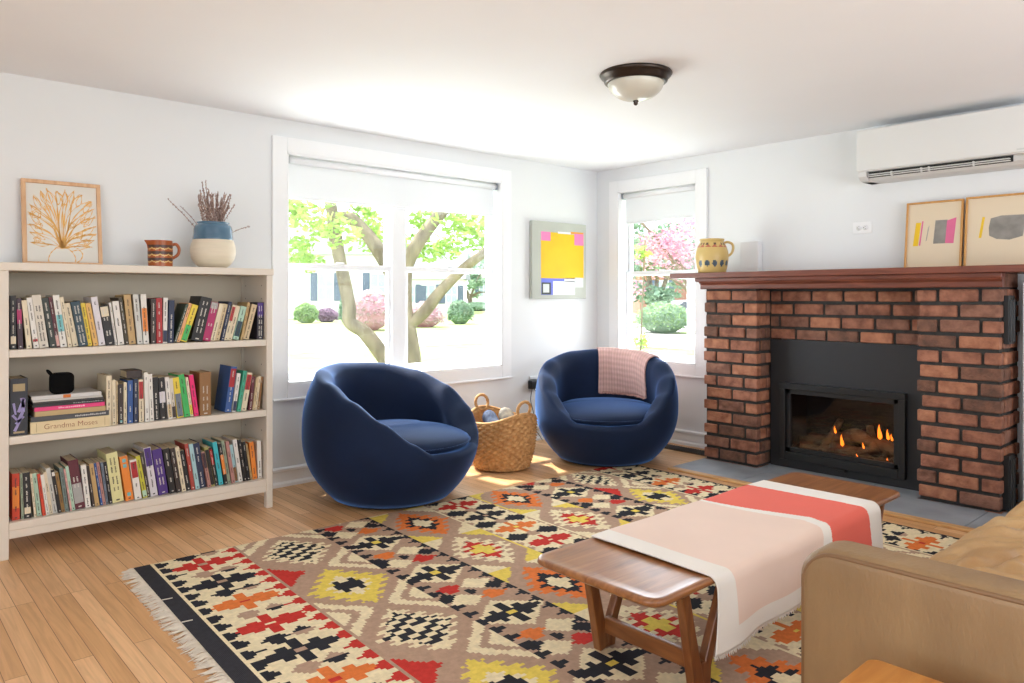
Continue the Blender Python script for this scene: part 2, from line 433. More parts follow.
# the panel is four strips round the firebox
b = B(); x0, x1 = -.176, -.166
b.box((x0, -2.606, GZ1 - .03), (x1, -1.662, .836)); b.box((x0, -2.606, .013), (x1, GY0 + .03, GZ1 - .03)); b.box((x0, GY1 - .03, .013), (x1, -1.662, GZ1 - .03)); b.box((x0, GY0 + .03, .013), (x1, GY1 - .03, GZ0 + .03))
b.build('surround_panel', PANEL, ins)
b = B(); t = .038
b.box((-.215, GY0, GZ1 - t), (-.17, GY1, GZ1), .003); b.box((-.215, GY0, GZ0), (-.17, GY0 + t, GZ1 - t), .003); b.box((-.215, GY1 - t, GZ0), (-.17, GY1, GZ1 - t), .003); b.box((-.215, GY0 + t, GZ0), (-.17, GY1 - t, GZ0 + .05), .003)
fr = b.build('outer_frame', FRAMEM, ins)
b = B(); q = .03; A0, A1, Z0, Z1 = GY0 + t, GY1 - t, GZ0 + .05, GZ1 - t
b.box((-.196, A0, Z1 - q), (-.172, A1, Z1), .002); b.box((-.196, A0, Z0), (-.172, A0 + q, Z1), .002); b.box((-.196, A1 - q, Z0), (-.172, A1, Z1), .002); b.box((-.196, A0, Z0), (-.172, A1, Z0 + .03), .002)
dr = b.build('glass_door', FRAMEM, ins)
b = B(); b.box((-.183, A0 + .02, Z0 + .02), (-.179, A1 - .02, Z1 - .02)); b.build('pane', glass_mat('fire_glass', (.9, .88, .86), .02), dr)
b = B(); b.box((-.2, -2.16, .045), (-.174, -2.10, .062), .004); b.build('latch', FRAMEM, ins)
SOOT = pm('sooty_firebox', '#211a16', .9, .3, 8)
b = B(); X = .12
b.box((X, A0 - .02, Z0 - .02), (X + .01, A1 + .02, Z1 + .02)); b.box((-.17, A0 - .03, Z0 - .02), (X, A0 - .02, Z1 + .02)); b.box((-.17, A1 + .02, Z0 - .02), (X, A1 + .03, Z1 + .02)); b.box((-.17, A0 - .02, Z0 - .03), (X, A1 + .02, Z0 - .01)); b.box((-.17, A0 - .02, Z1 + .01), (X, A1 + .02, Z1 + .03))
b.build('firebox', SOOT, ins)
BARK = pm('charred_log_bark', '#3a2a1e', .95, col2='#7d5e42', scale=9, bump=1, bscale=26, stretch=(1, 1, 1), detail=6)
EMBER = pm('glowing_embers', '#5a4a3c', .9, col2='#2c211a', scale=30, bump=.8, emit=None)
b = B()
b.grid(lambda i, j: Vector((-.155 + .25 * i / 12, lerp(A0, A1, j / 50), Z0 + .012 + .035 * noise.noise(Vector((i * .45, j * .5, 0))) + .03 * (i / 12))), 13, 51)
b.build('ember_bed', EMBER, ins)
def log(p0, p1, r0, r1, seed):
    b = B(); p0, p1 = Vector(p0), Vector(p1); pts = []; rs = []
    for i in range(13):
        t = i / 12; p = p0.lerp(p1, t); p += Vector((0, .012 * noise.noise(Vector((t * 3, seed, 0))), .012 * noise.noise(Vector((t * 3, seed, 5)))))
        pts.append(p); rs.append(lerp(r0, r1, t) * (1 + .22 * noise.noise(Vector((t * 6, seed, 9)))))
    b.tube(pts, rs, 14); return b.build('log', BARK, ins, world=True)
log((-.03, -1.80, .16), (.02, -2.14, .235), .035, .05, 1); log((.03, -2.40, .17), (-.02, -2.12, .25), .045, .04, 2)
log((-.09, -2.02, .155), (.0, -2.33, .165), .034, .03, 3); log((-.06, -2.28, .16), (.06, -2.20, .30), .03, .022, 4)
log((-.1, -1.98, .15), (.05, -2.02, .32), .028, .02, 5); log((-.11, -1.84, .145), (-.1, -2.06, .15), .026, .024, 6); log((-.02, -1.96, .2), (.07, -1.82, .19), .03, .024, 8)
FLAME = bpy.data.materials.new('gas_flame'); FLAME.use_nodes = True; nt = FLAME.node_tree; nt.nodes.clear()
oo = nt.nodes.new('ShaderNodeOutputMaterial'); em = nt.nodes.new('ShaderNodeEmission'); em.inputs[0].default_value = lin('#ff7a22'); em.inputs[1].default_value = 3.2; nt.links.new(em.outputs[0], oo.inputs[0])
for (y, z, hh, x) in ((-2.305, .25, .105, -.05), (-2.345, .25, .075, -.03), (-2.375, .25, .05, -.05), (-2.10, .185, .085, -.1), (-2.035, .25, .055, -.05), (-2.23, .19, .045, -.1), (-2.375, .13, .035, -.11), (-2.2, .14, .022, -.12)):
    b = B(); n = 9
    pts = [(x, y + .012 * math.sin(3 * k / n) * (k / n), z + hh * k / n) for k in range(n)]
    b.tube(pts, [.016 * hh / .1 * (math.sin(PI * (k / (n - 1)) ** .45) * .75 + .02) for k in range(n)], 10); b.build('flame', FLAME, ins)

# ================================================================ floor register by the fireplace
reg = thing('floor_register', 'dark slotted floor register beside the fireplace and blue chair', 'vent', (-.15, -1.0, 0))
b = B(); b.box((-.235, -1.245, 0), (-.10, -.78, .005), .001, 1); b.build('frame', pm('brown_register_frame', '#57402d', .5), reg)
b = B()
for k in range(22): b.box((-.225, -1.235 + k * .0205, .004), (-.11, -1.223 + k * .0205, .009))
b.build('grille', BLACK, reg)
# ================================================================ BOOKCASE
PIN = pm('shelf_pin_hole', '#5c554b', .7)
CASEM = pm('warm_white_bookcase_paint', '#d8cfc2', .5, .025, 4, .05, 80)
case = thing('bookcase', 'white open bookcase with three shelves of books against the window wall', 'bookcase', (-3.605, -.2, 0))
BX0, BX1, BYF, BYB = -4.207, -3.006, -.376, -.025
PW = .034
for x0 in (BX0, BX1 - PW):
    b = B(); b.box((x0 + .002, BYF + .035, .09), (x0 + PW - .002, BYB - .035, 1.226), .001, 1)
    for z in (.25, .4, .62, .75, .98, 1.1, 1.17):
        xx = x0 + PW - .002 if x0 < -3.6 else x0 + .002
        for y in (-.31, -.1): b.box((xx - .0006, y, z), (xx + .0006, y + .006, z + .006), 0, 1, 1)
    b.build('side_panel', [CASEM, PIN], case)
    for y0 in (BYF, BYB - .035):
        b = B(); b.box((x0, y0, 0), (x0 + PW, y0 + .035, 1.226), .0025, 1); b.build('leg', CASEM, case)
b = B(); b.box((BX0 - .004, BYF - .003, 1.226), (BX1 + .004, BYB, 1.261), .003, 2); b.build('top', CASEM, case)
SHELF_Z = {'top': .888, 'middle': .518, 'bottom': .153}
for n, z in SHELF_Z.items():
    b = B(); b.box((BX0 + PW, BYF + .004, z - .033), (BX1 - PW, BYB - .006, z), .002, 1); b.build('shelf', CASEM, case)
b = B(); b.box((BX0 + PW, BYF + .006, .085), (BX1 - PW, BYF + .024, .12), .002, 1); b.build('apron', CASEM, case)
BACKM = pm('bookcase_back_shade_tone', '#c2b7a4', .6, .02, 3)  # same paint as the case, darkened: interior shade put into the colour
b = B(); b.box((BX0 + .005, BYB - .008, .1), (BX1 - .005, BYB, 1.226))
for z in (.5, .86): b.box((BX0 + PW, BYB - .0095, z - .02), (BX1 - PW, BYB - .008, z - .014))
b.build('back_panel', BACKM, case)
# ---------------------------------------------------------------- books
BC = dict(black='#1f1e20', cream='#d9ccb0', plum='#3a2631', magenta='#a92660', white='#dcd9d2', red='#a3262a', offwhite='#cfc8ba', darkgreen='#2a322e',
 maroon='#5b2430', pink='#d8a6a0', cyan='#6fb4b8', teal='#27404c', yellow='#e0c640', ochre='#d6a95e', lavwhite='#cfcbd0', blackgold='#3b3320', gold='#c9a24a',
 tan='#b99a68', greywhite='#c6c6c0', orange='#e08434', brownblack='#3a2f2c', navy='#26304c', forest='#3a4a3c', peach='#e0a878', green='#3fae5c', grey='#a3a2a0',
 beige='#c9b48e', mint='#a9c9b4', purpleblack='#262030', purple='#4a2f7c', blue='#2f5390', slate='#6b7684', hotpink='#e0246f', brown='#8a6238', seagreen='#3fa083',
 sage='#8f9c86', redorange='#c8432a', goldbrown='#8a6a3a', slategreen='#6c7d78', rose='#b07f78', paleyellow='#d8d39a', lime='#c2bb3c', brick='#a3453c',
 lightblue='#9fc3c9', olive='#a39d5c', turquoise='#3fb0bc', none='#888888')
WORD = dict(lavwhite='lavender', offwhite='off-white', darkgreen='dark green', greywhite='grey-white', brownblack='dark brown', forest='forest green', hotpink='hot pink',
 purpleblack='black', redorange='red-orange', goldbrown='golden brown', slategreen='grey-green', paleyellow='pale yellow', seagreen='sea green', lightblue='pale blue', lime='yellow-green', brick='brick red', blackgold='black and gold', slate='slate')
BM = {}
def bmat(k):
    if k not in BM: BM[k] = pm('book_cover_' + k, BC[k], .5, .05, 25, .05, 150)
    return BM[k]
PAGES = pm('book_page_edges', '#cfc2a4', .9, .12, 5, .3, 200, stretch=(60, 1, 1))
INK_D = pm('dark_print', '#3b3836', .6); INK_L = pm('pale_print', '#cfcac0', .6)
def lum(k): c = lin(BC[k]); return .3 * c[0] + .6 * c[1] + .1 * c[2]
def build_book(name, thick, height, depth, ck, ak, hard, rng, desc=''):
    """local frame: x across the spine 0..thick, y from spine (0) inwards, z up"""
    root_b = B(); t = .0022 if hard else .001; g = .003 if hard else .0
    root_b.box((0, 0, 0), (thick, t, height), .0008, 1); root_b.box((0, t, 0), (t, depth, height)); root_b.box((thick - t, t, 0), (thick, depth, height))
    e = -.0006
    acc = 1
    if ak != 'none':
        w0, w1 = thick * .06, thick * .94
        z0, z1 = {'cream': (.72, .97), 'magenta': (.5, .78), 'cyan': (.3, .62), 'orange': (.25, .72), 'navy': (.03, .28), 'pink': (.03, .24), 'red': (.55, .95), 'green': (.03, .45), 'teal': (.1, .55), 'black': (.05, .93), 'white': (.86, .95), 'gold': (.86, .93), 'grey': (.83, .99), 'purple': (.62, .985), 'plum': (.55, .97), 'slate': (.03, .6), 'brown': (.03, .4), 'mint': (.03, .18), 'brownblack': (.03, .3), 'lavwhite': (.4, .66), 'yellow': (.05, .3), 'beige': (.04, .35)}.get(ak, (.7, .9))
        if ak == 'red' and 'small red mark' in desc: z0, z1 = .13, .18
        if ck == 'maroon' and ak == 'grey': z0, z1 = .12, .52
        if ak == 'black' and not (ck in ('white', 'lavwhite', 'yellow', 'beige', 'olive', 'brown')): z0, z1 = .5, .9
        if ak == 'cream' and ck in ('navy', 'black') and rng.random() < .5: z0, z1 = .1, .24
        if (ak == 'black' and ck in ('white', 'yellow', 'lavwhite', 'beige')) or (ak in ('cream', 'white', 'lavwhite', 'gold') and not any(q in desc for q in ('cream top', 'label', 'block', 'band'))): pass
        elif 'dot' in desc:
            for zz in ((.9, .78, .14) if 'dots' in desc else (.07,)):
                root_b.box((thick * .28, e, height * zz - thick * .25), (thick * .72, 0, height * zz + thick * .25), 0, 1, 1)
        else: root_b.box((w0, e, height * z0), (w1, 0, height * z1), 0, 1, 1)
    # small print running down the spine
    ink = 2
    z = height * .9; lines = 2 if thick > .032 else 1
    while z > height * .2:
        L = rng.uniform(.012, .04)
        if rng.random() < .78:
            for q in range(lines):
                c = thick * ((q + 1) / (lines + 1)); w = min(.0032, thick * .12)
                zz = z
                while zz > z - L:      # little strokes across the spine, too small to read
                    s = rng.uniform(.0022, .005)
                    root_b.box((c - w, e * 1.6, zz - s), (c + w * rng.uniform(.3, 1), e, zz), 0, 1, ink); zz -= s + .0016
        z -= L + rng.uniform(.008, .02)
    root_b.box((thick * .35, e * 1.6, height * .035), (thick * .65, e, height * .06), 0, 1, ink)
    root = root_b.build(name, [bmat(ck), bmat(ak), INK_D if lum(ck) > .16 else INK_L])
    pb = B(); pb.box((t, t + .001, g), (thick - t, depth - .002, height - g)); pb.build('page_block', PAGES, root, world=False)
    return root
DBG = False
def shelf_books(n):
    rows = BOOKS[n]; z0 = SHELF_Z[n] + .0008; rng = random.Random(n); prev = None; pang = 0
    def corners(x, th, hgt, a):
        c, s = math.cos(a), math.sin(a); dz = th * s if a >= 0 else 0
        return [(x + u * c + v * s, dz - u * s + v * c) for u, v in ((0, 0), (th, 0), (th, hgt), (0, hgt))]
    def hit(P, Q):
        for A, Bq in ((P, Q), (Q, P)):
            for k in range(4):
                ex, ez = A[(k + 1) % 4][0] - A[k][0], A[(k + 1) % 4][1] - A[k][1]; nx, nz = ez, -ex
                a = [p[0] * nx + p[1] * nz for p in A]; b_ = [p[0] * nx + p[1] * nz for p in Bq]
                if max(a) <= min(b_) + 1e-7 or max(b_) <= min(a) + 1e-7: return False
        return True
    for i, (x, w, lx, hz, ck, ak, desc) in enumerate(rows):
        lx = max(-.035, min(.06, lx)); ang = math.atan2(lx, hz)
        th = max(.007, w * math.cos(ang) * (.91 if ang > .12 else .95)); hgt = hz / math.cos(ang) - th * abs(math.sin(ang)); dep = min(.28, hgt * rng.uniform(.62, .72))
        x = max(x, BX0 + PW + .002)
        if prev is not None:
            sh = 0
            while hit(prev, corners(x, th, hgt, ang)):
                if sh < (.022 if ang > .12 else .010): x += .0005; sh += .0005
                elif abs(ang - pang) > .004: ang += (pang - ang) * .15
                else: x += .0005
        while max(p[0] for p in corners(x, th, hgt, ang)) > BX1 - PW - .001: 
            if prev is not None and hit(prev, corners(x - .0005, th, hgt, ang)) and th > .006: th -= .0005
            else: x -= .0005
        prev = corners(x, th, hgt, ang); pang = ang
        if DBG: print('BOOK', n, i, desc[:22], 'dx %.3f' % (x - rows[i][0]), 'ang %.2f was %.2f' % (ang, math.atan2(lx, hz)))
        bk = build_book('book', th, hgt, dep, ck, ak, 'hardback' in desc, rng, desc)
        # pivot on the corner that rests on the shelf
        yb = BYF + .03 + rng.uniform(0, .012)
        if ang >= 0: bk.matrix_basis = Matrix.Translation((x + th * math.sin(ang) * 0, yb, z0 + th * math.sin(ang))) @ Matrix.Rotation(ang, 4, 'Y')
        else: bk.matrix_basis = Matrix.Translation((x, yb, z0)) @ Matrix.Rotation(ang, 4, 'Y')
        cw = lambda k: WORD.get(k, k)
        if i and i < len(rows) - 1: rel = 'between %s and %s' % (cw(rows[i - 1][4]), cw(rows[i + 1][4]))
        elif i: rel = 'against the right post'
        else: rel = 'against the left post' if n != 'middle' else 'beside the lying stack'
        tag(bk, '%s %s, %s shelf' % (desc, rel, n), 'book', 'books on the %s shelf' % n)
BOOKS = {
 'top': [
  (-4.162, 0.022, -0.001, 0.231, 'black', 'cream', 'black paperback with a cream top'),
  (-4.135, 0.02, -0.007, 0.22, 'plum', 'magenta', 'thin plum paperback with a magenta patch'),
  (-4.112, 0.02, -0.02, 0.211, 'cream', 'none', 'cream paperback with a dark dot'),
  (-4.085, 0.021, -0.028, 0.223, 'white', 'red', 'white paperback with a small red mark'),
  (-4.059, 0.036, -0.031, 0.236, 'offwhite', 'none', 'thick off-white paperback'),
  (-4.02, 0.027, -0.035, 0.223, 'darkgreen', 'cream', 'blackish green paperback'),
  (-3.993, 0.014, -0.033, 0.225, 'maroon', 'pink', 'thin maroon paperback with a pink foot'),
  (-3.979, 0.027, -0.032, 0.235, 'white', 'cyan', 'white paperback with cyan and navy blocks'),
  (-3.952, 0.016, -0.041, 0.225, 'cream', 'none', 'slim cream paperback'),
  (-3.935, 0.024, -0.038, 0.199, 'cream', 'none', 'short cream paperback'),
  (-3.909, 0.039, -0.039, 0.208, 'teal', 'cream', 'wide dark teal hardback'),
  (-3.868, 0.019, -0.031, 0.198, 'yellow', 'black', 'bright yellow paperback'),
  (-3.847, 0.022, -0.034, 0.198, 'ochre', 'none', 'ochre paperback'),
  (-3.823, 0.028, -0.042, 0.227, 'lavwhite', 'black', 'tall pale lavender paperback'),
  (-3.792, 0.038, -0.031, 0.188, 'black', 'cream', 'black hardback with a cream label'),
  (-3.754, 0.01, -0.027, 0.197, 'white', 'none', 'very thin white paperback'),
  (-3.743, 0.028, -0.025, 0.206, 'white', 'none', 'plain white paperback'),
  (-3.714, 0.017, -0.031, 0.223, 'blackgold', 'gold', 'black and gold paperback'),
  (-3.696, 0.032, -0.024, 0.237, 'tan', 'none', 'thick tan cloth hardback'),
  (-3.659, 0.025, -0.021, 0.238, 'greywhite', 'none', 'greyish white paperback'),
  (-3.631, 0.026, -0.014, 0.238, 'white', 'orange', 'white paperback with an orange block'),
  (-3.6, 0.023, 0.0, 0.216, 'brownblack', 'cream', 'dark brown hardback'),
  (-3.575, 0.029, -0.003, 0.219, 'red', 'gold', 'red hardback with gold lettering'),
  (-3.545, 0.021, 0.003, 0.221, 'white', 'navy', 'white paperback with a blue foot'),
  (-3.522, 0.027, 0.005, 0.209, 'navy', 'lavwhite', 'navy hardback'),
  (-3.511, 0.015, 0.067, 0.191, 'forest', 'none', 'forest green book leaning over'),
  (-3.495, 0.017, 0.079, 0.195, 'peach', 'none', 'peach paperback leaning over'),
  (-3.473, 0.034, 0.074, 0.189, 'yellow', 'green', 'yellow and green paperback leaning over'),
  (-3.437, 0.062, 0.049, 0.228, 'black', 'white', 'thick black hardback leaning over'),
  (-3.372, 0.043, 0.045, 0.201, 'magenta', 'grey', 'magenta hardback with a grey top'),
  (-3.327, 0.024, 0.047, 0.192, 'cream', 'none', 'cream hardback'),
  (-3.301, 0.025, 0.046, 0.19, 'beige', 'black', 'beige paperback with dark flecks'),
  (-3.275, 0.019, 0.042, 0.201, 'navy', 'none', 'slim black and navy paperback'),
  (-3.255, 0.02, 0.045, 0.184, 'cream', 'red', 'cream paperback with a red stripe'),
  (-3.233, 0.026, 0.047, 0.18, 'cream', 'none', 'plain cream paperback'),
  (-3.204, 0.033, 0.046, 0.178, 'mint', 'teal', 'mint paperback with a teal band'),
  (-3.169, 0.015, 0.038, 0.196, 'tan', 'none', 'slim tan paperback'),
  (-3.152, 0.031, 0.049, 0.187, 'beige', 'none', 'beige paperback'),
  (-3.073, 0.043, 0.002, 0.196, 'purpleblack', 'purple', 'black hardback with a purple spine'),
 ],
 'middle': [
  (-3.793, 0.023, 0.0, 0.231, 'cream', 'none', 'tall cream hardback'),
  (-3.767, 0.017, -0.002, 0.209, 'cream', 'none', 'cream paperback'),
  (-3.749, 0.007, -0.002, 0.202, 'beige', 'none', 'very thin beige paperback'),
  (-3.74, 0.021, -0.004, 0.187, 'brownblack', 'cyan', 'dark brown paperback with a cyan dot'),
  (-3.719, 0.015, 0.0, 0.193, 'cream', 'none', 'slim cream paperback'),
  (-3.702, 0.024, 0.0, 0.202, 'blue', 'lavwhite', 'blue paperback'),
  (-3.676, 0.02, -0.001, 0.208, 'navy', 'white', 'dark navy paperback'),
  (-3.653, 0.022, -0.003, 0.203, 'cream', 'red', 'cream paperback with a red foot'),
  (-3.626, 0.019, -0.006, 0.235, 'white', 'black', 'white paperback'),
  (-3.606, 0.019, -0.009, 0.226, 'white', 'none', 'slim white paperback'),
  (-3.585, 0.026, -0.009, 0.21, 'black', 'cream', 'black paperback'),
  (-3.556, 0.031, -0.011, 0.206, 'black', 'lavwhite', 'black paperback with a lavender block'),
  (-3.523, 0.02, -0.017, 0.206, 'white', 'beige', 'white and beige paperback'),
  (-3.501, 0.017, -0.018, 0.198, 'offwhite', 'brownblack', 'slim off-white paperback with a brown foot'),
  (-3.482, 0.031, -0.024, 0.201, 'yellow', 'slate', 'yellow and slate paperback'),
  (-3.447, 0.03, -0.031, 0.214, 'green', 'none', 'bright green paperback'),
  (-3.416, 0.014, -0.026, 0.197, 'cream', 'yellow', 'thin cream paperback with a yellow foot'),
  (-3.396, 0.023, -0.028, 0.208, 'hotpink', 'none', 'hot pink paperback'),
  (-3.371, 0.058, -0.002, 0.217, 'brown', 'none', 'thick brown leather hardback'),
  (-3.244, 0.034, 0.033, 0.237, 'blue', 'red', 'red and blue paperback'),
  (-3.208, 0.021, 0.027, 0.199, 'white', 'navy', 'white paperback with a navy block'),
  (-3.185, 0.021, 0.036, 0.211, 'seagreen', 'none', 'sea green paperback'),
  (-3.162, 0.031, 0.035, 0.2, 'cream', 'red', 'cream paperback with a red edge'),
  (-3.128, 0.019, 0.017, 0.177, 'maroon', 'cream', 'maroon paperback'),
  (-3.106, 0.013, 0.021, 0.172, 'beige', 'none', 'thin beige paperback'),
  (-3.092, 0.015, 0.023, 0.176, 'cream', 'none', 'thin cream paperback'),
  (-3.076, 0.02, 0.021, 0.173, 'brown', 'none', 'slim brown paperback'),
 ],
 'bottom': [
  (-4.156, 0.029, -0.001, 0.2, 'redorange', 'orange', 'flame red and orange paperback'),
  (-4.126, 0.01, -0.006, 0.199, 'sage', 'none', 'slim sage paperback'),
  (-4.114, 0.028, -0.007, 0.2, 'black', 'cream', 'black paperback with a cream label'),
  (-4.085, 0.009, -0.017, 0.191, 'cream', 'none', 'thin cream paperback'),
  (-4.074, 0.018, -0.022, 0.19, 'mint', 'none', 'mint green paperback'),
  (-4.054, 0.012, -0.024, 0.187, 'redorange', 'none', 'thin red paperback'),
  (-4.041, 0.013, -0.023, 0.182, 'white', 'none', 'thin white paperback'),
  (-4.027, 0.013, -0.031, 0.19, 'cream', 'none', 'cream paperback'),
  (-4.013, 0.018, -0.031, 0.205, 'greywhite', 'none', 'tall greyish white paperback'),
  (-3.994, 0.013, -0.032, 0.196, 'black', 'white', 'black paperback with a white band'),
  (-3.98, 0.014, -0.027, 0.182, 'goldbrown', 'none', 'golden brown paperback'),
  (-3.965, 0.016, -0.024, 0.2, 'slategreen', 'cream', 'mottled grey green paperback'),
  (-3.948, 0.007, -0.03, 0.192, 'pink', 'none', 'very thin pale pink paperback'),
  (-3.94, 0.013, -0.028, 0.203, 'mint', 'none', 'slim mint paperback'),
  (-3.925, 0.043, -0.032, 0.229, 'maroon', 'grey', 'thick maroon and grey hardback'),
  (-3.878, 0.023, -0.021, 0.199, 'white', 'black', 'white paperback with black capitals'),
  (-3.853, 0.012, -0.026, 0.192, 'brownblack', 'cream', 'slim dark brown paperback'),
  (-3.84, 0.019, -0.026, 0.2, 'tan', 'none', 'tan paperback'),
  (-3.819, 0.01, -0.03, 0.2, 'blue', 'none', 'slim blue paperback'),
  (-3.808, 0.013, -0.029, 0.202, 'rose', 'none', 'dusty rose paperback'),
  (-3.794, 0.011, -0.024, 0.199, 'slate', 'none', 'slim slate blue paperback'),
  (-3.781, 0.015, -0.027, 0.2, 'black', 'white', 'black paperback with white lettering'),
  (-3.765, 0.051, -0.03, 0.239, 'paleyellow', 'none', 'wide pale yellow hardback'),
  (-3.708, 0.036, -0.03, 0.216, 'orange', 'cyan', 'orange paperback with blue dots'),
  (-3.671, 0.031, -0.025, 0.194, 'white', 'red', 'white paperback with a red top'),
  (-3.637, 0.021, -0.037, 0.207, 'lime', 'mint', 'yellow green paperback'),
  (-3.614, 0.014, -0.042, 0.221, 'brownblack', 'none', 'slim dark paperback'),
  (-3.598, 0.034, -0.041, 0.242, 'lavwhite', 'purple', 'white paperback with a purple top'),
  (-3.561, 0.046, -0.042, 0.229, 'purple', 'lavwhite', 'thick purple hardback'),
  (-3.513, 0.031, -0.035, 0.226, 'black', 'cream', 'thick black paperback'),
  (-3.481, 0.023, -0.035, 0.225, 'brownblack', 'cream', 'dark brown paperback'),
  (-3.456, 0.02, -0.037, 0.226, 'cream', 'none', 'cream paperback'),
  (-3.435, 0.023, -0.035, 0.205, 'black', 'white', 'short black paperback'),
  (-3.411, 0.019, -0.035, 0.235, 'brick', 'none', 'brick red paperback'),
  (-3.391, 0.021, -0.045, 0.232, 'lightblue', 'none', 'pale blue paperback'),
  (-3.369, 0.033, -0.043, 0.232, 'navy', 'white', 'navy hardback'),
  (-3.334, 0.017, -0.034, 0.184, 'rose', 'plum', 'rose and plum paperback'),
  (-3.315, 0.021, -0.035, 0.206, 'olive', 'black', 'olive paperback'),
  (-3.292, 0.016, -0.038, 0.2, 'black', 'red', 'black paperback with a red foot'),
  (-3.274, 0.023, -0.04, 0.226, 'turquoise', 'none', 'turquoise paperback'),
  (-3.248, 0.018, -0.034, 0.215, 'black', 'orange', 'black paperback with an orange mark'),
  (-3.229, 0.017, -0.037, 0.227, 'sage', 'none', 'sage green paperback'),
  (-3.21, 0.018, -0.034, 0.221, 'rose', 'none', 'dusty pink paperback'),
  (-3.191, 0.017, -0.031, 0.2, 'lightblue', 'brown', 'pale blue and brown paperback'),
  (-3.171, 0.022, -0.033, 0.225, 'white', 'none', 'tall white paperback'),
  (-3.147, 0.017, -0.033, 0.222, 'black', 'white', 'slim black paperback'),
  (-3.128, 0.018, -0.028, 0.207, 'black', 'none', 'thin black paperback'),
  (-3.109, 0.011, -0.028, 0.192, 'tan', 'none', 'thin tan paperback'),
  (-3.097, 0.025, -0.021, 0.199, 'orange', 'none', 'bright orange paperback'),
  (-3.069, 0.022, -0.005, 0.2, 'white', 'black', 'white paperback with a black edge'),
 ],
}
for n in ('top', 'middle', 'bottom'): shelf_books(n)
# one thick dark book standing at the left end of the middle shelf
ZM = SHELF_Z['middle'] + .0008
b = B(); b.box((0, 0, 0), (.064, .003, .245), .001, 1); b.box((0, .003, 0), (.003, .18, .245)); b.box((.061, .003, 0), (.064, .18, .245))
LILAC = pm('lilac_print', '#8f86b4', .6, .2, 20); 
for (u0, z0, u1, z1, w) in ((.016, .02, .034, .06, .006), (.03, .06, .045, .10, .008), (.008, .09, .03, .06, .005), (.045, .10, .05, .155, .008), (.05, .12, .04, .16, .006), (.012, .14, .02, .09, .005), (.03, .10, .05, .16, .006), (.02, .05, .05, .08, .005)):
    d = Vector((u1 - u0, 0, z1 - z0)).normalized(); nn = Vector((-d.z, 0, d.x)) * w
    p0, p1 = Vector((u0, -.0006, z0)), Vector((u1, -.0006, z1))
    vs = [b.bm.verts.new(q) for q in (p0 - nn, p0 + nn, p1 + nn * .7, p1 - nn * .7)]; f = b.bm.faces.new(vs); f.material_index = 1
b.box((.01, -.0006, .19), (.054, 0, .222), 0, 1, 2); b.box((.012, -.0006, .01), (.052, 0, .018), 0, 1, 2)
o = b.build('book', [pm('midnight_cover', '#22232b', .45), LILAC, pm('tan_print', '#a5926e', .6)]); o.location = (-4.166, BYF + .022, ZM)
tag(o, 'thick dark hardback with lilac figure at the left end of the middle shelf', 'book', 'books on the middle shelf')
pb = B(); pb.box((.003, .004, .004), (.061, .177, .241)); pb.build('page_block', PAGES, o, world=False)

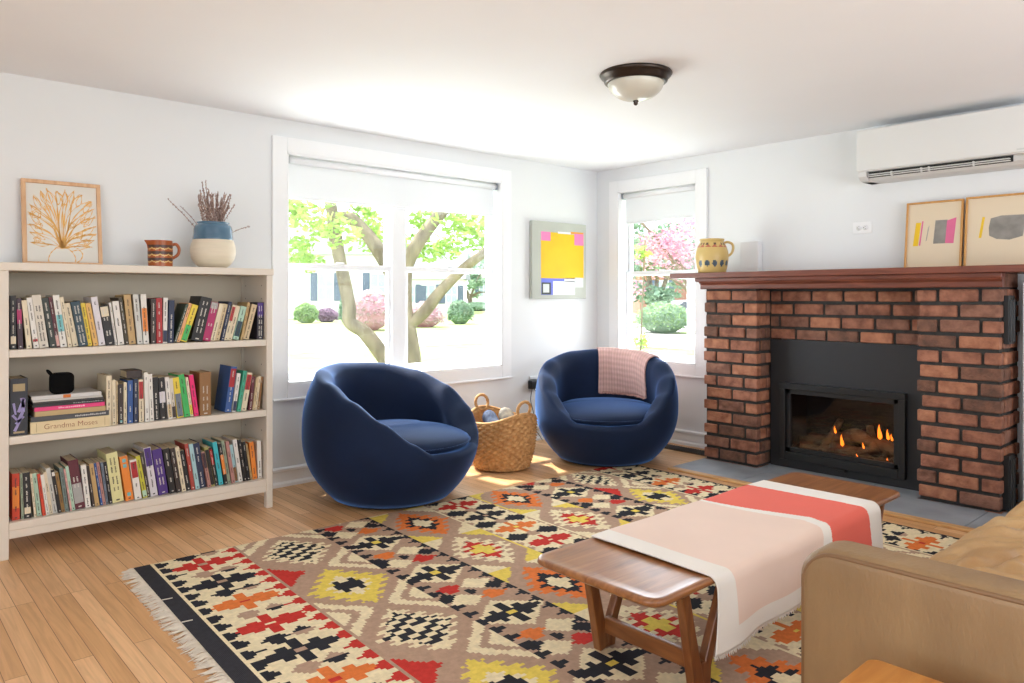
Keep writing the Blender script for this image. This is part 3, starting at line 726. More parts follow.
# the stack lying flat beside it, bottom book first
stack = [(.312, .050, '#d8c59c', -4.093, 'cream hardback titled Grandma Moses at the bottom of the lying stack'),
 (.306, .022, '#4a4b4e', -4.09, 'dark grey book lying on the cream one in the stack'),
 (.278, .022, '#b59d70', -4.077, 'tan book lying under the pink one in the stack'),
 (.275, .018, '#e2407f', -4.077, 'bright pink book lying in the middle of the stack'),
 (.282, .014, '#232325', -4.085, 'black book lying on the pink one in the stack'),
 (.275, .008, '#3c3a3a', -4.082, 'thin charcoal book lying in the upper part of the stack'),
 (.272, .009, '#bdbab5', -4.084, 'thin pale grey book lying second from the stack top'),
 (.272, .016, '#c9c8c6', -4.088, 'white book with an orange patch on top of the lying stack')]
z = ZM; rng = random.Random(3)
for i, (w, t, c, x, lab) in enumerate(stack):
    m = pm('stack_cover_%s' % ['cream', 'grey', 'tan', 'pink', 'black', 'charcoal', 'pale_grey', 'white'][i], c, .5, .04, 20)
    b = B(); D = .22 - .012 * (i % 3); c_ = .002
    b.box((0, 0, 0), (w, .003, t), .0008, 1); b.box((0, .003, 0), (w, D, c_)); b.box((0, .003, t - c_), (w, D, t))
    if i == 7: b.box((w * .44, -.0007, .001), (w * .55, 0, t - .001), 0, 1, 1)
    elif i in (3, 1, 4):
        u = w * (.33 if i == 3 else .55)
        while u < w * (.7 if i == 3 else .95):
            s = rng.uniform(.003, .008); b.box((u, -.0007, t * .35), (u + s, 0, t * rng.uniform(.55, .7)), 0, 1, 1); u += s + .002
    elif i == 0:
        for u in (.022, w - .022): b.box((u, -.0007, .006), (u + .0012, 0, t - .006), 0, 1, 1)
    o = b.build('book', [m, pm('stack_print_%d' % i, ['#8a6a50', '#b9b9b8', '#6b5a3c', '#f0b9cc', '#8f8f8f', '#888', '#777', '#c7702c'][i] if len(['#8a6a50', '#b9b9b8', '#6b5a3c', '#f0b9cc', '#8f8f8f', '#888', '#777', '#c7702c'][i]) == 7 else '#888888', .6)])
    o.location = (x, BYF + .02 + (.004 * (i % 2)), z); tag(o, lab, 'book', 'books lying in a stack')
    pb = B(); pb.box((.003, .003, c_), (w - .003, D - .003, t - c_)); pb.build('page_block', PAGES, o, world=False)
    if i == 0:
        cu = bpy.data.curves.new('title', 'FONT'); cu.body = 'Grandma Moses'; cu.size = .032; cu.align_x = 'CENTER'; cu.align_y = 'CENTER'; cu.extrude = .0003; cu.offset = -.0004
        to = bpy.data.objects.new('tmp', cu); COL.objects.link(to); dg = bpy.context.evaluated_depsgraph_get(); me = bpy.data.meshes.new_from_object(to.evaluated_get(dg))
        bpy.data.objects.remove(to); me.transform(Matrix.Translation((w / 2, -.0006, t / 2)) @ Matrix.Rotation(PI / 2, 4, 'X'))
        tt = bpy.data.objects.new('title_lettering', me); COL.objects.link(tt); tt.parent = o; me.materials.clear(); me.materials.append(pm('russet_lettering', '#8a4a38', .6))
    z += t + .0004
STACK_TOP = z
# small dark book lying on top of the standing books
b = B(); b.box((0, 0, 0), (.068, .003, .036), .001, 1); b.box((0, .003, 0), (.068, .115, .003)); b.box((0, .003, .033), (.068, .115, .036))
o = b.build('book', [bmat('brownblack')]); o.location = (-3.702, BYF + .055, ZM + .2095)
tag(o, 'small dark brown book lying across the tops of the standing books on the middle shelf', 'book', 'books on the middle shelf')
pb = B(); pb.box((.003, .003, .003), (.065, .112, .033)); pb.build('page_block', PAGES, o, world=False)
# smart speaker
spk = thing('portable_speaker', 'small black square speaker with wrist loop on top of the lying books', 'speaker', (-3.968, BYF + .06, STACK_TOP))
def sq(p, w, h, r, n=7):
    out = []
    for cx, cz, a0 in ((w / 2 - r, h / 2 - r, 0), (-w / 2 + r, h / 2 - r, 90), (-w / 2 + r, -h / 2 + r, 180), (w / 2 - r, -h / 2 + r, 270)):
        for k in range(n): a = math.radians(a0 + 90 * k / (n - 1)); out.append((p[0] + cx + r * math.cos(a), p[1] + cz + r * math.sin(a)))
    return out
SPK = pm('black_speaker_fabric', '#0a0a0b', .95, .2, 200, .3, 400, spec=.15)
b = B(); b.prism(sq((-3.968, STACK_TOP + .0475), .094, .094, .022), BYF + .035, BYF + .075, lambda p, d: Vector((p[0], d, p[1])), bev=.008, seg=3); b.build('body', SPK, spk, auto=.6)
b = B(); b.tube(catmull([(-4.002, BYF + .05, STACK_TOP + .083), (-4.016, BYF + .05, STACK_TOP + .103), (-4.025, BYF + .052, STACK_TOP + .108), (-4.021, BYF + .056, STACK_TOP + .099), (-4.006, BYF + .06, STACK_TOP + .08)], 5), .004, 8); b.build('loop_strap', SPK, spk)

# ================================================================ ON TOP OF THE BOOKCASE
ZT = 1.2614
OAKF = wood('pale_oak_frame_wood', '#c79a72', '#dcb48e', .5, 'Z', 12)
OAKF2 = wood('honey_oak_frame_wood', '#b98443', '#d19e5c', .45, 'Z', 12)
def leaning_frame(name, label, cx, cy, z, w, h, face, tilt, fmat, fw, pmat, group=None, art=None, amats=(), d=.02):
    """a picture standing on a ledge and leaning back; face = direction it faces (angle about z); art(b) draws in local (u,v) on the sheet"""
    root = thing(name, label, 'picture', (cx, cy, z), face + PI / 2, group)
    R = Matrix.Rotation(-tilt, 4, 'X')
    Tm = R     # local: x across, y back into the wall (+y), z up; front at y=0
    def P(b): return b
    b = B()
    b.box((-w / 2, 0, 0), (w / 2, d, fw), .0015, 1, 0, Tm); b.box((-w / 2, 0, h - fw), (w / 2, d, h), .0015, 1, 0, Tm)
    b.box((-w / 2, 0, fw), (-w / 2 + fw, d, h - fw), .0015, 1, 0, Tm); b.box((w / 2 - fw, 0, fw), (w / 2, d, h - fw), .0015, 1, 0, Tm)
    b.build('frame', fmat, root, world=False)
    b = B(); b.box((-w / 2 + fw - .003, d * .4, fw - .003), (w / 2 - fw + .003, d * .9, h - fw + .003), 0, 1, 0, Tm)
    sh = b.build('print_sheet', pmat, root, world=False)
    if art:
        b = B(); art(b, Tm, d * .4); b.build('drawing', list(amats), sh, world=False, recalc=False)
    return root
def flat_stroke(b, Tm, y, pts, w, mi=0):
    pts = [Vector((p[0], 0, p[1])) for p in pts]; n = len(pts); L = []
    for i, p in enumerate(pts):
        t = (pts[min(i + 1, n - 1)] - pts[max(i - 1, 0)])
        if t.length < 1e-7: t = Vector((1, 0, 0))
        t.normalize(); nn = Vector((-t.z, 0, t.x)); ww = w * (.65 + .35 * math.sin(i * 1.7 + p.x * 60)) if w < .004 else w
        L.append((b.bm.verts.new(Tm @ Vector(((p + nn * ww).x, y - .0008, (p + nn * ww).z))), b.bm.verts.new(Tm @ Vector(((p - nn * ww).x, y - .0008, (p - nn * ww).z)))))
    for i in range(n - 1):
        f = b.bm.faces.new([L[i][0], L[i][1], L[i + 1][1], L[i + 1][0]]); f.material_index = mi
def quad(b, Tm, y, pts, mi=0, lift=.0006):
    f = b.bm.faces.new([b.bm.verts.new(Tm @ Vector((p[0], y - lift, p[1]))) for p in pts]); f.material_index = mi
def flowers(b, Tm, y):
    rng = random.Random(11); st = lambda pts, w=.0026, n=5: flat_stroke(b, Tm, y, [(p.x, p.y) for p in catmull([(q[0], q[1], 0) for q in pts], n)], w)
    bx = -.005; nz = .088
    st([(bx - .055, .014), (bx - .057, .035), (bx - .045, .065), (bx - .022, nz)], .0026); st([(bx + .052, .014), (bx + .055, .04), (bx + .042, .068), (bx + .02, nz)], .0026)
    st([(bx - .028, nz), (bx, nz - .003), (bx + .032, nz)], .0026); st([(bx + .04, .072), (bx + .07, .08), (bx + .086, .058), (bx + .075, .03), (bx + .056, .016)], .003)
    W, T = .142, .375
    tips = [(-.135, .11), (-.14, .16), (-.14, .2), (-.138, .25), (-.13, .29), (-.12, .335), (-.09, .365), (-.06, .37), (-.02, .37), (.015, .37), (.05, .37), (.085, .36), (.125, .33), (.135, .29), (.138, .25), (.138, .2), (.138, .165), (.135, .13), (.12, .10)]
    for i, (tx, tz) in enumerate(tips):
        for k in range(2):
            ox = rng.uniform(-.016, .016); sway = rng.uniform(-.02, .02)
            mid = (bx + ox + (tx - bx) * .28 + sway * .4, nz + (tz - nz) * .55); m2 = (bx + (tx - bx) * .66 + sway, nz + (tz - nz) * .85)
            st([(bx + ox * .6, nz), mid, m2, (tx + rng.uniform(-.008, .008), tz + rng.uniform(-.01, .004))], rng.uniform(.0016, .0036))
        # leaf outline near the tip
        d = Vector((tx - bx, tz - nz)).normalized(); n = Vector((-d.y, d.x)); t0 = Vector((tx, tz)) - d * .075; wd = rng.uniform(.01, .016)
        c = lambda v: (max(-W, min(W, v.x)), max(.02, min(T, v.y)))
        st([c(t0), c(t0 + d * .03 + n * wd), c(t0 + d * .07)], .0021); st([c(t0), c(t0 + d * .03 - n * wd), c(t0 + d * .07)], .0021)
    for cx, cz, r in ((-.108, .245, .02), (-.105, .125, .014), (.095, .225, .018), (.115, .31, .013), (-.1, .19, .016), (.04, .2, .014), (.07, .15, .014), (-.06, .28, .013), (.1, .12, .014)):
        for q in (1, .55):
            st([(cx + r * q * (1 + .18 * math.sin(5 * a)) * math.cos(a), cz + r * q * (1 + .18 * math.sin(5 * a)) * math.sin(a)) for a in [2 * PI * k / 11 for k in range(12)]], .0021, 3)
PAPERW = pm('off_white_paper', '#dcd9d2', .8, .01, 5)
leaning_frame('framed_print', 'pale oak framed orange line drawing of flowers in a jug, on the bookcase', -3.912, -.085, ZT, .332, .412, -PI / 2, math.radians(7.5), OAKF, .018, PAPERW, None, flowers, [pm('orange_ink', '#ecb667', .7)])

# brown striped jug
CLAY = pm('glazed_terracotta', '#a4521f', .3, .12, 8); SLIP = pm('cream_slip', '#d8b878', .35); DKSLIP = pm('dark_brown_slip', '#4a2f26', .35)
jug = thing('jug', 'small terracotta jug with cream and brown wavy bands on the bookcase', 'jug', (-3.515, -.2, ZT))
b = B(); JR = .056; n = 72; prof = []
for k in range(46): prof.append((JR * (1.0 + .03 * math.sin(PI * k / 45)), .002 + .131 * k / 45))
def jm(i, k):
    z = prof[min(i, 45)][1] if i < 46 else 1
    for c in (.034, .066, .098):
        wv = .0035 * math.sin(k / 72 * 2 * PI * 9)
        if abs(z - (c - .009 + wv)) < .003: return 1
        if abs(z - (c + .003)) < .0075 and z < .125: return 2
    return 0
pr = prof + [(JR - .005, .133), (JR - .006, .125), (JR - .007, .02), (0, .018)]
def wob(): pass
b.lathe([(0, 0.0005)] + pr, n, (0, 0, 0), 0, mif=lambda i, k: jm(i - 1, k) if i > 0 else 0)
for v in b.bm.verts:     # pull the spout out of the rim
    if v.co.z > .1 and v.co.x < -.035 and abs(v.co.y) < .02: v.co.x -= .02 * ((v.co.z - .1) / .033) * (1 - abs(v.co.y) / .02)
b.build('body', [CLAY, SLIP, DKSLIP], jug, world=False)
b = B(); b.tube(catmull([(.052, 0, .112), (.075, 0, .118), (.09, 0, .095), (.083, 0, .065), (.055, 0, .045)], 6), .0075, 10); b.build('handle', CLAY, jug, world=False)

# two-tone vase with dried stems
VX, VY = -3.254, -.2
vase = thing('vase', 'round two-tone vase, blue glazed neck over cream body, on the bookcase', 'vase', (VX, VY, ZT))
b = B(); vp = [(.055, 0), (.062, .002), (.09, .025), (.107, .055), (.1125, .085), (.11, .115), (.102, .143), (.098, .15)]
b.lathe([(0, 0)] + [(p.x, p.y) for p in catmull([(r, z, 0) for r, z in vp], 5)], 48); b.build('body', pm('cream_stoneware', '#d9cdb8', .55, .05, 6, .1, 40, stretch=(1, 1, 12)), vase, world=False)
b = B(); np_ = [(.099, .149), (.1, .156), (.0965, .18), (.095, .205), (.09, .222), (.08, .232), (.082, .240), (.078, .241), (.072, .233), (.07, .2), (.07, .12), (0, .118)]
b.lathe([(p.x, p.y) for p in catmull([(r, z, 0) for r, z in np_], 4)], 48, cap=False); b.build('glazed_neck', pm('blue_glaze', '#3a5f7a', .15, .2, 7, .08, 30, col2='#5a7d94', coat=.6), vase, world=False)
STEM = pm('dried_heather', '#9a8078', .9, .25, 60); STEM2 = pm('dried_heather_pale', '#bfa89c', .9, .25, 60)
rng = random.Random(5)
def stem(tip, base, label, dens=1., group='dried stems in the blue and cream vase'):
    b = B(); p0, p1 = Vector(base), Vector(tip); mid = p0.lerp(p1, .5) + Vector((rng.uniform(-.012, .012), rng.uniform(-.01, .01), .015))
    pts = catmull([p0, mid, p1], 8); b.tube(pts, [.0016] * (len(pts) - 3) + [.0013, .001, .0006], 5)
    for i in range(int(75 * dens)):
        t = rng.uniform(.38, 1) if dens > .5 else rng.uniform(.55, 1); q = pts[min(len(pts) - 1, int(t * (len(pts) - 1)))]
        a = rng.uniform(0, 2 * PI); r = rng.uniform(.002, .009) * (1.15 - t * .8); q = q + Vector((r * math.cos(a), r * math.sin(a), rng.uniform(-.004, .006)))
        b.sphere(q, rng.uniform(.0011, .0026), 1, 1 if rng.random() < .4 else 0, scale=(1, 1, 1.6))
    o = b.build('dried_stem', [STEM, STEM2], recalc=False); origin_to(o, base); tag(o, label, 'dried flower', group); return o
zt = ZT
for i in range(46):
    a = rng.uniform(0, 2 * PI); rr = rng.uniform(.0, .06); bx_, by_ = VX + .045 * math.cos(a) * rr / .06, VY + .045 * math.sin(a) * rr / .06
    tx = VX + rng.uniform(-.085, .10); ty = VY + rng.uniform(-.05, .05); hz = zt + .24 + rng.uniform(.07, .17) + (.05 if -.06 < tx - VX < -.03 else 0)
    stem((tx, ty, hz), (bx_, by_, zt + .135), 'upright dried purple-brown stem in the blue and cream vase')
stem((VX - .058, VY, zt + .455), (VX - .02, VY, zt + .135), 'tallest dried stem, standing at the left of the vase', 1.1)
stem((VX - .235, VY - .02, zt + .345), (VX - .03, VY, zt + .135), 'long dried stem reaching far out to the left of the vase', .7)
stem((VX - .17, VY - .01, zt + .315), (VX - .03, VY + .01, zt + .135), 'bare thin stem just under the longest one left of the vase', .15)
stem((VX + .2, VY, zt + .235), (VX + .03, VY, zt + .135), 'thin bare stem drooping to the right of the vase', .25)
# ================================================================ TUB CHAIRS
def velvet(name, c):
    m, nt, b = new_mat(name); b.inputs['Roughness'].default_value = .75; b.inputs['Specular IOR Level'].default_value = .25
    v = coords(nt, (1, 1, 1)); n = nt.nodes.new('ShaderNodeTexNoise'); n.inputs['Scale'].default_value = 5; n.inputs['Detail'].default_value = 4
    r = nt.nodes.new('ShaderNodeValToRGB'); r.color_ramp.elements[0].position = .3; r.color_ramp.elements[1].position = .72
    a = lin(c); r.color_ramp.elements[0].color = [x * .85 for x in a[:3]] + [1]; r.color_ramp.elements[1].color = [x * 1.2 for x in a[:3]] + [1]
    nt.links.new(v, n.inputs['Vector']); nt.links.new(n.outputs[0], r.inputs[0]); nt.links.new(r.outputs[0], b.inputs['Base Color'])
    b.inputs['Sheen Weight'].default_value = .8; b.inputs['Sheen Roughness'].default_value = .33; b.inputs['Sheen Tint'].default_value = lin('#6d9be6')
    n2 = nt.nodes.new('ShaderNodeTexNoise'); n2.inputs['Scale'].default_value = 500; bp = nt.nodes.new('ShaderNodeBump'); bp.inputs['Strength'].default_value = .06
    nt.links.new(v, n2.inputs['Vector']); nt.links.new(n2.outputs[0], bp.inputs['Height']); nt.links.new(bp.outputs[0], b.inputs['Normal'])
    return m
VELVET = velvet('navy_velvet', '#0b1c38')
def Rout(z):
    t = (z - .37) / .36
    return .487 * (1 - (.215 if t > 0 else .34) * abs(t) ** 2.4)
RIM_A = [0, 26, 40, 58, 80, 105, 140, 180]; RIM_Z = [.288, .298, .365, .47, .575, .655, .705, .72]
def rim_z(deg): return interp(abs((deg + 180) % 360 - 180), RIM_A, RIM_Z)
THK = .115
def shell_profile(deg, off=0.):
    """points (r, z) from the bottom of the outside, over the rim, down the inside"""
    zr = rim_z(deg); e = .032; P = []
    zt = zr - e * .9
    for k in range(15):
        t = k / 14; z = lerp(.014, zt, t); P.append((Rout(z) + off, z))
    R0 = Rout(zt); 
    for k in range(1, 8):
        a = PI * .62 * k / 7; P.append((R0 - e + (e + off) * math.cos(a), zt + (e * .9 + off) * math.sin(a)))
    # the padded inside slopes in from the crest and falls to the seat
    r1, z1 = P[-1]; a = PI * .62; d = zr - .25; T0 = (-math.sin(a) * .05, math.cos(a) * .05)
    q0 = (r1, z1); q3 = (.335 - off, .262); q1 = (r1 - .075 - .05 * min(1, d / .3), z1 - .006 - .05 * d); q2 = (.345 - off + .02 * d, .262 + .42 * d)
    for k in range(1, 14):
        t = k / 13; c = ((1 - t) ** 3, 3 * t * (1 - t) ** 2, 3 * t * t * (1 - t), t ** 3)
        P.append((sum(w * q[0] for w, q in zip(c, (q0, q1, q2, q3))), sum(w * q[1] for w, q in zip(c, (q0, q1, q2, q3)))))
    return P
def tub_chair(label, loc, face, kind_group):
    root = thing('tub_chair', label, 'armchair', loc, face, kind_group)
    n = 96; M = len(shell_profile(0)); b = B(); prof = [shell_profile(360 * i / n) for i in range(n)]
    def P(i, j): a = 2 * PI * i / n; r, z = prof[i][j]; return Vector((r * math.cos(a), r * math.sin(a) * 1.0, z))
    V = b.grid(P, n, M, cu=True)
    c0 = b.bm.verts.new((0, 0, .262)); c1 = b.bm.verts.new((0, 0, .014))
    for i in range(n):
        f = b.bm.faces.new([V[i][M - 1], V[(i + 1) % n][M - 1], c0]); f.smooth = True
        f = b.bm.faces.new([V[(i + 1) % n][0], V[i][0], c1]); f.smooth = True
    b.build('upholstered_shell', VELVET, root, world=False)
    # seat cushion
    b = B(); ks = [(.0, .393), (.3, .391), (.6, .384), (.8, .374), (.92, .359), (.98, .345), (1.0, .329), (.985, .312), (.95, .301), (.9, .296), (.5, .288), (0, .285)]
    def foot(deg):
        d = abs((deg + 180) % 360 - 180); base = .345
        return base + .105 * max(0, math.cos(math.radians(d))) ** 1.2 if d < 90 else base
    nn = 72
    rings = []
    for q, z in ks:
        rings.append([b.bm.verts.new((foot(360 * i / nn) * q * math.cos(2 * PI * i / nn) * (1 if q else 0), foot(360 * i / nn) * q * math.sin(2 * PI * i / nn), z - .012 * (foot(360 * i / nn) * q / .43) ** 2 * (math.cos(2 * PI * i / nn) > 0))) for i in range(nn)])
    for a, c in zip(rings, rings[1:]):
        for i in range(nn):
            f = b.bm.faces.new([a[i], a[(i + 1) % nn], c[(i + 1) % nn], c[i]]); f.smooth = True
    bmesh.ops.remove_doubles(b.bm, verts=b.bm.verts[:], dist=1e-5)
    cu = b.build('seat_cushion', VELVET, root, world=False)
    # piping along the cushion's widest line
    b = B(); b.tube([(foot(5 * i) * 1.002 * math.cos(math.radians(5 * i)), foot(5 * i) * 1.002 * math.sin(math.radians(5 * i)), .330 - .012 * (foot(5 * i) / .43) ** 2 * (math.cos(math.radians(5 * i)) > 0)) for i in range(72)], .004, 6, closed=True)
    b.build('piping', VELVET, cu, world=False)
    b = B(); b.lathe([(0, 0), (.30, 0), (.305, .003), (.305, .008), (.29, .016), (0, .016)], 48, cap=False); b.build('swivel_base', BLACK, root, world=False)
    return root
C1 = (-2.415, -.608, 0.0085); C2 = (-.80, -.785, .0085)
G = 'matching blue velvet tub chairs'
tub_chair('blue velvet tub chair under the big window, beside the bookcase', C1, math.radians(-70), G)
F2 = math.atan2(-.65, -.76) + math.radians(1)
tub_chair('blue velvet tub chair in the corner with a pink throw over its back', C2, F2, G)

# pink throw over the back of the corner chair
def waffle(name, c):
    m, nt, b = new_mat(name); b.inputs['Base Color'].default_value = lin(c); b.inputs['Roughness'].default_value = .95; b.inputs['Sheen Weight'].default_value = .3
    v = coords(nt, (1, 1, 1), kind='UV'); w = nt.nodes.new('ShaderNodeTexWave'); w.inputs['Scale'].default_value = 13; w.inputs['Distortion'].default_value = .6; w.bands_direction = 'X'
    w2 = nt.nodes.new('ShaderNodeTexWave'); w2.inputs['Scale'].default_value = 8; w2.bands_direction = 'Y'; w2.inputs['Distortion'].default_value = .8
    mu = nt.nodes.new('ShaderNodeMath'); mu.operation = 'ADD'; nt.links.new(v, w.inputs[0]); nt.links.new(v, w2.inputs[0]); nt.links.new(w.outputs['Fac'], mu.inputs[0]); nt.links.new(w2.outputs['Fac'], mu.inputs[1])
    r = nt.nodes.new('ShaderNodeValToRGB'); r.color_ramp.elements[0].color = [x * .78 for x in lin(c)[:3]] + [1]; r.color_ramp.elements[1].color = lin(c)
    mh = nt.nodes.new('ShaderNodeMath'); mh.operation = 'MULTIPLY'; mh.inputs[1].default_value = .5; nt.links.new(mu.outputs[0], mh.inputs[0]); nt.links.new(mh.outputs[0], r.inputs[0]); nt.links.new(r.outputs[0], b.inputs['Base Color'])
    bp = nt.nodes.new('ShaderNodeBump'); bp.inputs['Strength'].default_value = .5; bp.inputs['Distance'].default_value = .006; nt.links.new(mh.outputs[0], bp.inputs['Height']); nt.links.new(bp.outputs[0], b.inputs['Normal'])
    return m
PINK = waffle('dusty_pink_knit', '#d3aaa3')
def chair_throw():
    MC = Matrix.Translation(C2) @ Matrix.Rotation(F2, 4, 'Z'); nu, a0, a1 = 38, 119, 189
    b = B(); rows = []
    for i in range(nu):
        deg = lerp(a0, a1, i / (nu - 1)); pr = shell_profile(deg, .007)
        P = [Vector((r, 0, z)) for r, z in pr][8:]
        P = [p for k, p in enumerate(P) if not (k > 8 and p.z < .385)]
        # resample to a fixed number of points
        L = [0]
        for k in range(1, len(P)): L.append(L[-1] + (P[k] - P[k - 1]).length)
        N = 44; out = []
        for k in range(N):
            s = L[-1] * k / (N - 1); q = 0
            while q < len(L) - 2 and L[q + 1] < s: q += 1
            out.append((P[q].lerp(P[q + 1], (s - L[q]) / max(1e-6, L[q + 1] - L[q])), s))
        a = math.radians(deg); w = .003 * math.sin(i * .9) + .002 * math.sin(i * 2.1)
        rows.append([(MC @ Vector(((p.x + (w if k < 20 else -abs(w))) * math.cos(a), (p.x + (w if k < 20 else -abs(w))) * math.sin(a), p.z + .002)), s) for k, (p, s) in enumerate(out)])
    V = b.grid(lambda i, j: rows[i][j][0], nu, 44)
    uv = b.bm.loops.layers.uv.new('UV'); idx = {}
    for i in range(nu):
        for j in range(44): idx[V[i][j]] = (i / (nu - 1) * .45, rows[i][j][1])
    for f in b.bm.faces:
        for l in f.loops: l[uv].uv = idx[l.vert]
    o = b.build('throw_blanket', PINK); md = o.modifiers.new('thick', 'SOLIDIFY'); md.thickness = .006; md.offset = 0
    tag(o, 'dusty pink knitted throw hanging over the back of the corner tub chair', 'blanket')
    f = B(); rng = random.Random(2)
    for i in range(0, nu - 1):
        for q in (0, .5):
            p = rows[i][43][0].lerp(rows[i + 1][43][0], q); d = (MC @ Vector((0, 0, 0)) - p); d.z = 0; d.normalize()
            f.tube([p, p + d * .012 + Vector((rng.uniform(-.004, .004), 0, -.004)), p + d * rng.uniform(.022, .034) + Vector((rng.uniform(-.006, .006), rng.uniform(-.006, .006), -.006))], [.0022, .002, .0012], 4)
    f.build('fringe', pm('dusty_pink_yarn', '#c99f98', .95), o)
chair_throw()

# ================================================================ BASKET
def seagrass():
    m, nt, b = new_mat('woven_seagrass'); b.inputs['Roughness'].default_value = .8
    v = coords(nt, (1, 1, 1)); n = nt.nodes.new('ShaderNodeTexNoise'); n.inputs['Scale'].default_value = 40; n.inputs['Detail'].default_value = 2
    r = nt.nodes.new('ShaderNodeValToRGB'); e = r.color_ramp.elements; e[0].position = .3; e[0].color = lin('#a3774a'); e[1].position = .7; e[1].color = lin('#cfa26c')
    nt.links.new(v, n.inputs['Vector']); nt.links.new(n.outputs[0], r.inputs[0]); nt.links.new(r.outputs[0], b.inputs['Base Color'])
    bp = nt.nodes.new('ShaderNodeBump'); bp.inputs['Strength'].default_value = .5; bp.inputs['Distance'].default_value = .004; nt.links.new(n.outputs[0], bp.inputs['Height']); nt.links.new(bp.outputs[0], b.inputs['Normal'])
    return m
SEA = seagrass()
BK = (-1.50, -.50)
bask = thing('basket', 'round woven seagrass basket with two loop handles between the blue chairs', 'basket', (BK[0], BK[1], 0))
HA = math.radians(-92)     # direction of the right-hand handle
def rimz(a): return .308 + .06 * abs(math.cos(a - HA)) ** 3
b = B(); nu, nv = 150, 91
def bP(i, j):
    a = 2 * PI * i / nu; t = j / (nv - 1); z = .008 + (rimz(a) - .008) * t
    R = lerp(.172, .222, t ** .8) + .012 * math.sin(PI * t)
    row = j // 5; wv = math.sin(a * 25 + (row % 2) * PI) * math.sin(PI * ((j % 5) + .5) / 5)
    R += .0085 * wv + .004 * math.sin(PI * ((j % 5) + .5) / 5)
    return Vector((R * math.cos(a), R * math.sin(a), z))
V = b.grid(bP, nu, nv, cu=True)
Vi = b.grid(lambda i, j: Vector((lambda a, t: ((lerp(.158, .208, t) + .01 * math.sin(PI * t)) * math.cos(a), (lerp(.158, .208, t) + .01 * math.sin(PI * t)) * math.sin(a), .02 + (rimz(a) - .02) * t))(2 * PI * i / nu, j / 11)), nu, 12, cu=True)
for i in range(nu):
    k = (i + 1) % nu
    f = b.bm.faces.new([V[i][-1], V[k][-1], Vi[k][-1], Vi[i][-1]])
b.bm.faces.new([Vi[i][0] for i in range(nu)]); b.bm.faces.new([V[i][0] for i in range(nu)][::-1])
b.build('woven_body', SEA, bask, world=False)
b = B(); b.tube([(.217 * math.cos(2 * PI * i / 60), .217 * math.sin(2 * PI * i / 60), rimz(2 * PI * i / 60) + .002) for i in range(60)], .0105, 8, closed=True); b.build('rim', SEA, bask, world=False)
for s in (0, PI):
    a = HA + s; c = Vector((math.cos(a), math.sin(a), 0)); t = Vector((-math.sin(a), math.cos(a), 0)); b = B(); pts = []
    for k in range(28):
        q = 2 * PI * k / 28; pts.append(c * (.217 + .008 * math.sin(q)) + t * .052 * math.cos(q) + Vector((0, 0, .40 + .05 * math.sin(q))))
    b.tube(pts, [.0095 + .0015 * (k % 2) for k in range(28)], 8, closed=True); b.build('handle', SEA, bask, world=False)
ROLL1 = pm('navy_and_white_cloth', '#1f2a47', .9, col2='#59667f', scale=40, bump=.3, bscale=60, stretch=(1, 1, .2)); ROLL2 = pm('grey_beige_cloth', '#8f8779', .9, col2='#55524f', scale=22, bump=.3, bscale=60)
for (p0, p1, r, m, lab) in (((-1.585, -.56, .24), (-1.56, -.42, .345), .048, ROLL1, 'rolled navy and white cloth sticking out of the basket'), ((-1.47, -.58, .24), (-1.44, -.45, .355), .05, ROLL2, 'rolled grey-beige cloth sticking out of the basket')):
    b = B(); p0, p1 = Vector(p0), Vector(p1); pts = [p0.lerp(p1, k / 10) for k in range(11)]; b.tube(pts, [r * .8] + [r] * 8 + [r * .93, r * .7], 20)
    d = (p1 - p0).normalized(); u = d.orthogonal().normalized(); w = d.cross(u)
    b.tube([p1 + d * .002 + (u * math.cos(.5 * k) + w * math.sin(.5 * k)) * (.006 + .0011 * k) for k in range(28)], .0035, 5)
    o = b.build('rolled_cloth', m); origin_to(o, p0); tag(o, lab, 'cloth', 'rolled cloths in the basket')

# power adapter on the wall and its cords
b = B(); b.box((-.80, -.045, .405), (-.705, -.001, .47), .006, 2)
o = b.build('power_adapter', BLACK); origin_to(o, (-.755, 0, .44)); ADP = o; bpy.context.view_layer.update(); tag(o, 'black power adapter plugged into the wall behind the corner chair', 'adapter')
b = B(); b.box((-.785, -.012, .475), (-.70, -.0005, .50), .003, 1); o = b.build('outlet_plate', TRIM); tag(o, 'white outlet plate just above the black power adapter', 'outlet')
b = B(); b.tube(catmull([(-.79, -.04, .41), (-.815, -.05, .33), (-.80, -.055, .26), (-.78, -.05, .2), (-.79, -.06, .12), (-.74, -.07, .05), (-.70, -.06, .008)], 6), .0028, 6); b.build('cord', BLACK, ADP)
b = B(); b.tube(catmull([(-.77, -.04, .41), (-.74, -.06, .34), (-.70, -.05, .27), (-.69, -.05, .15), (-.66, -.06, .008)], 6), .0028, 6); b.build('cord', BLACK, ADP)

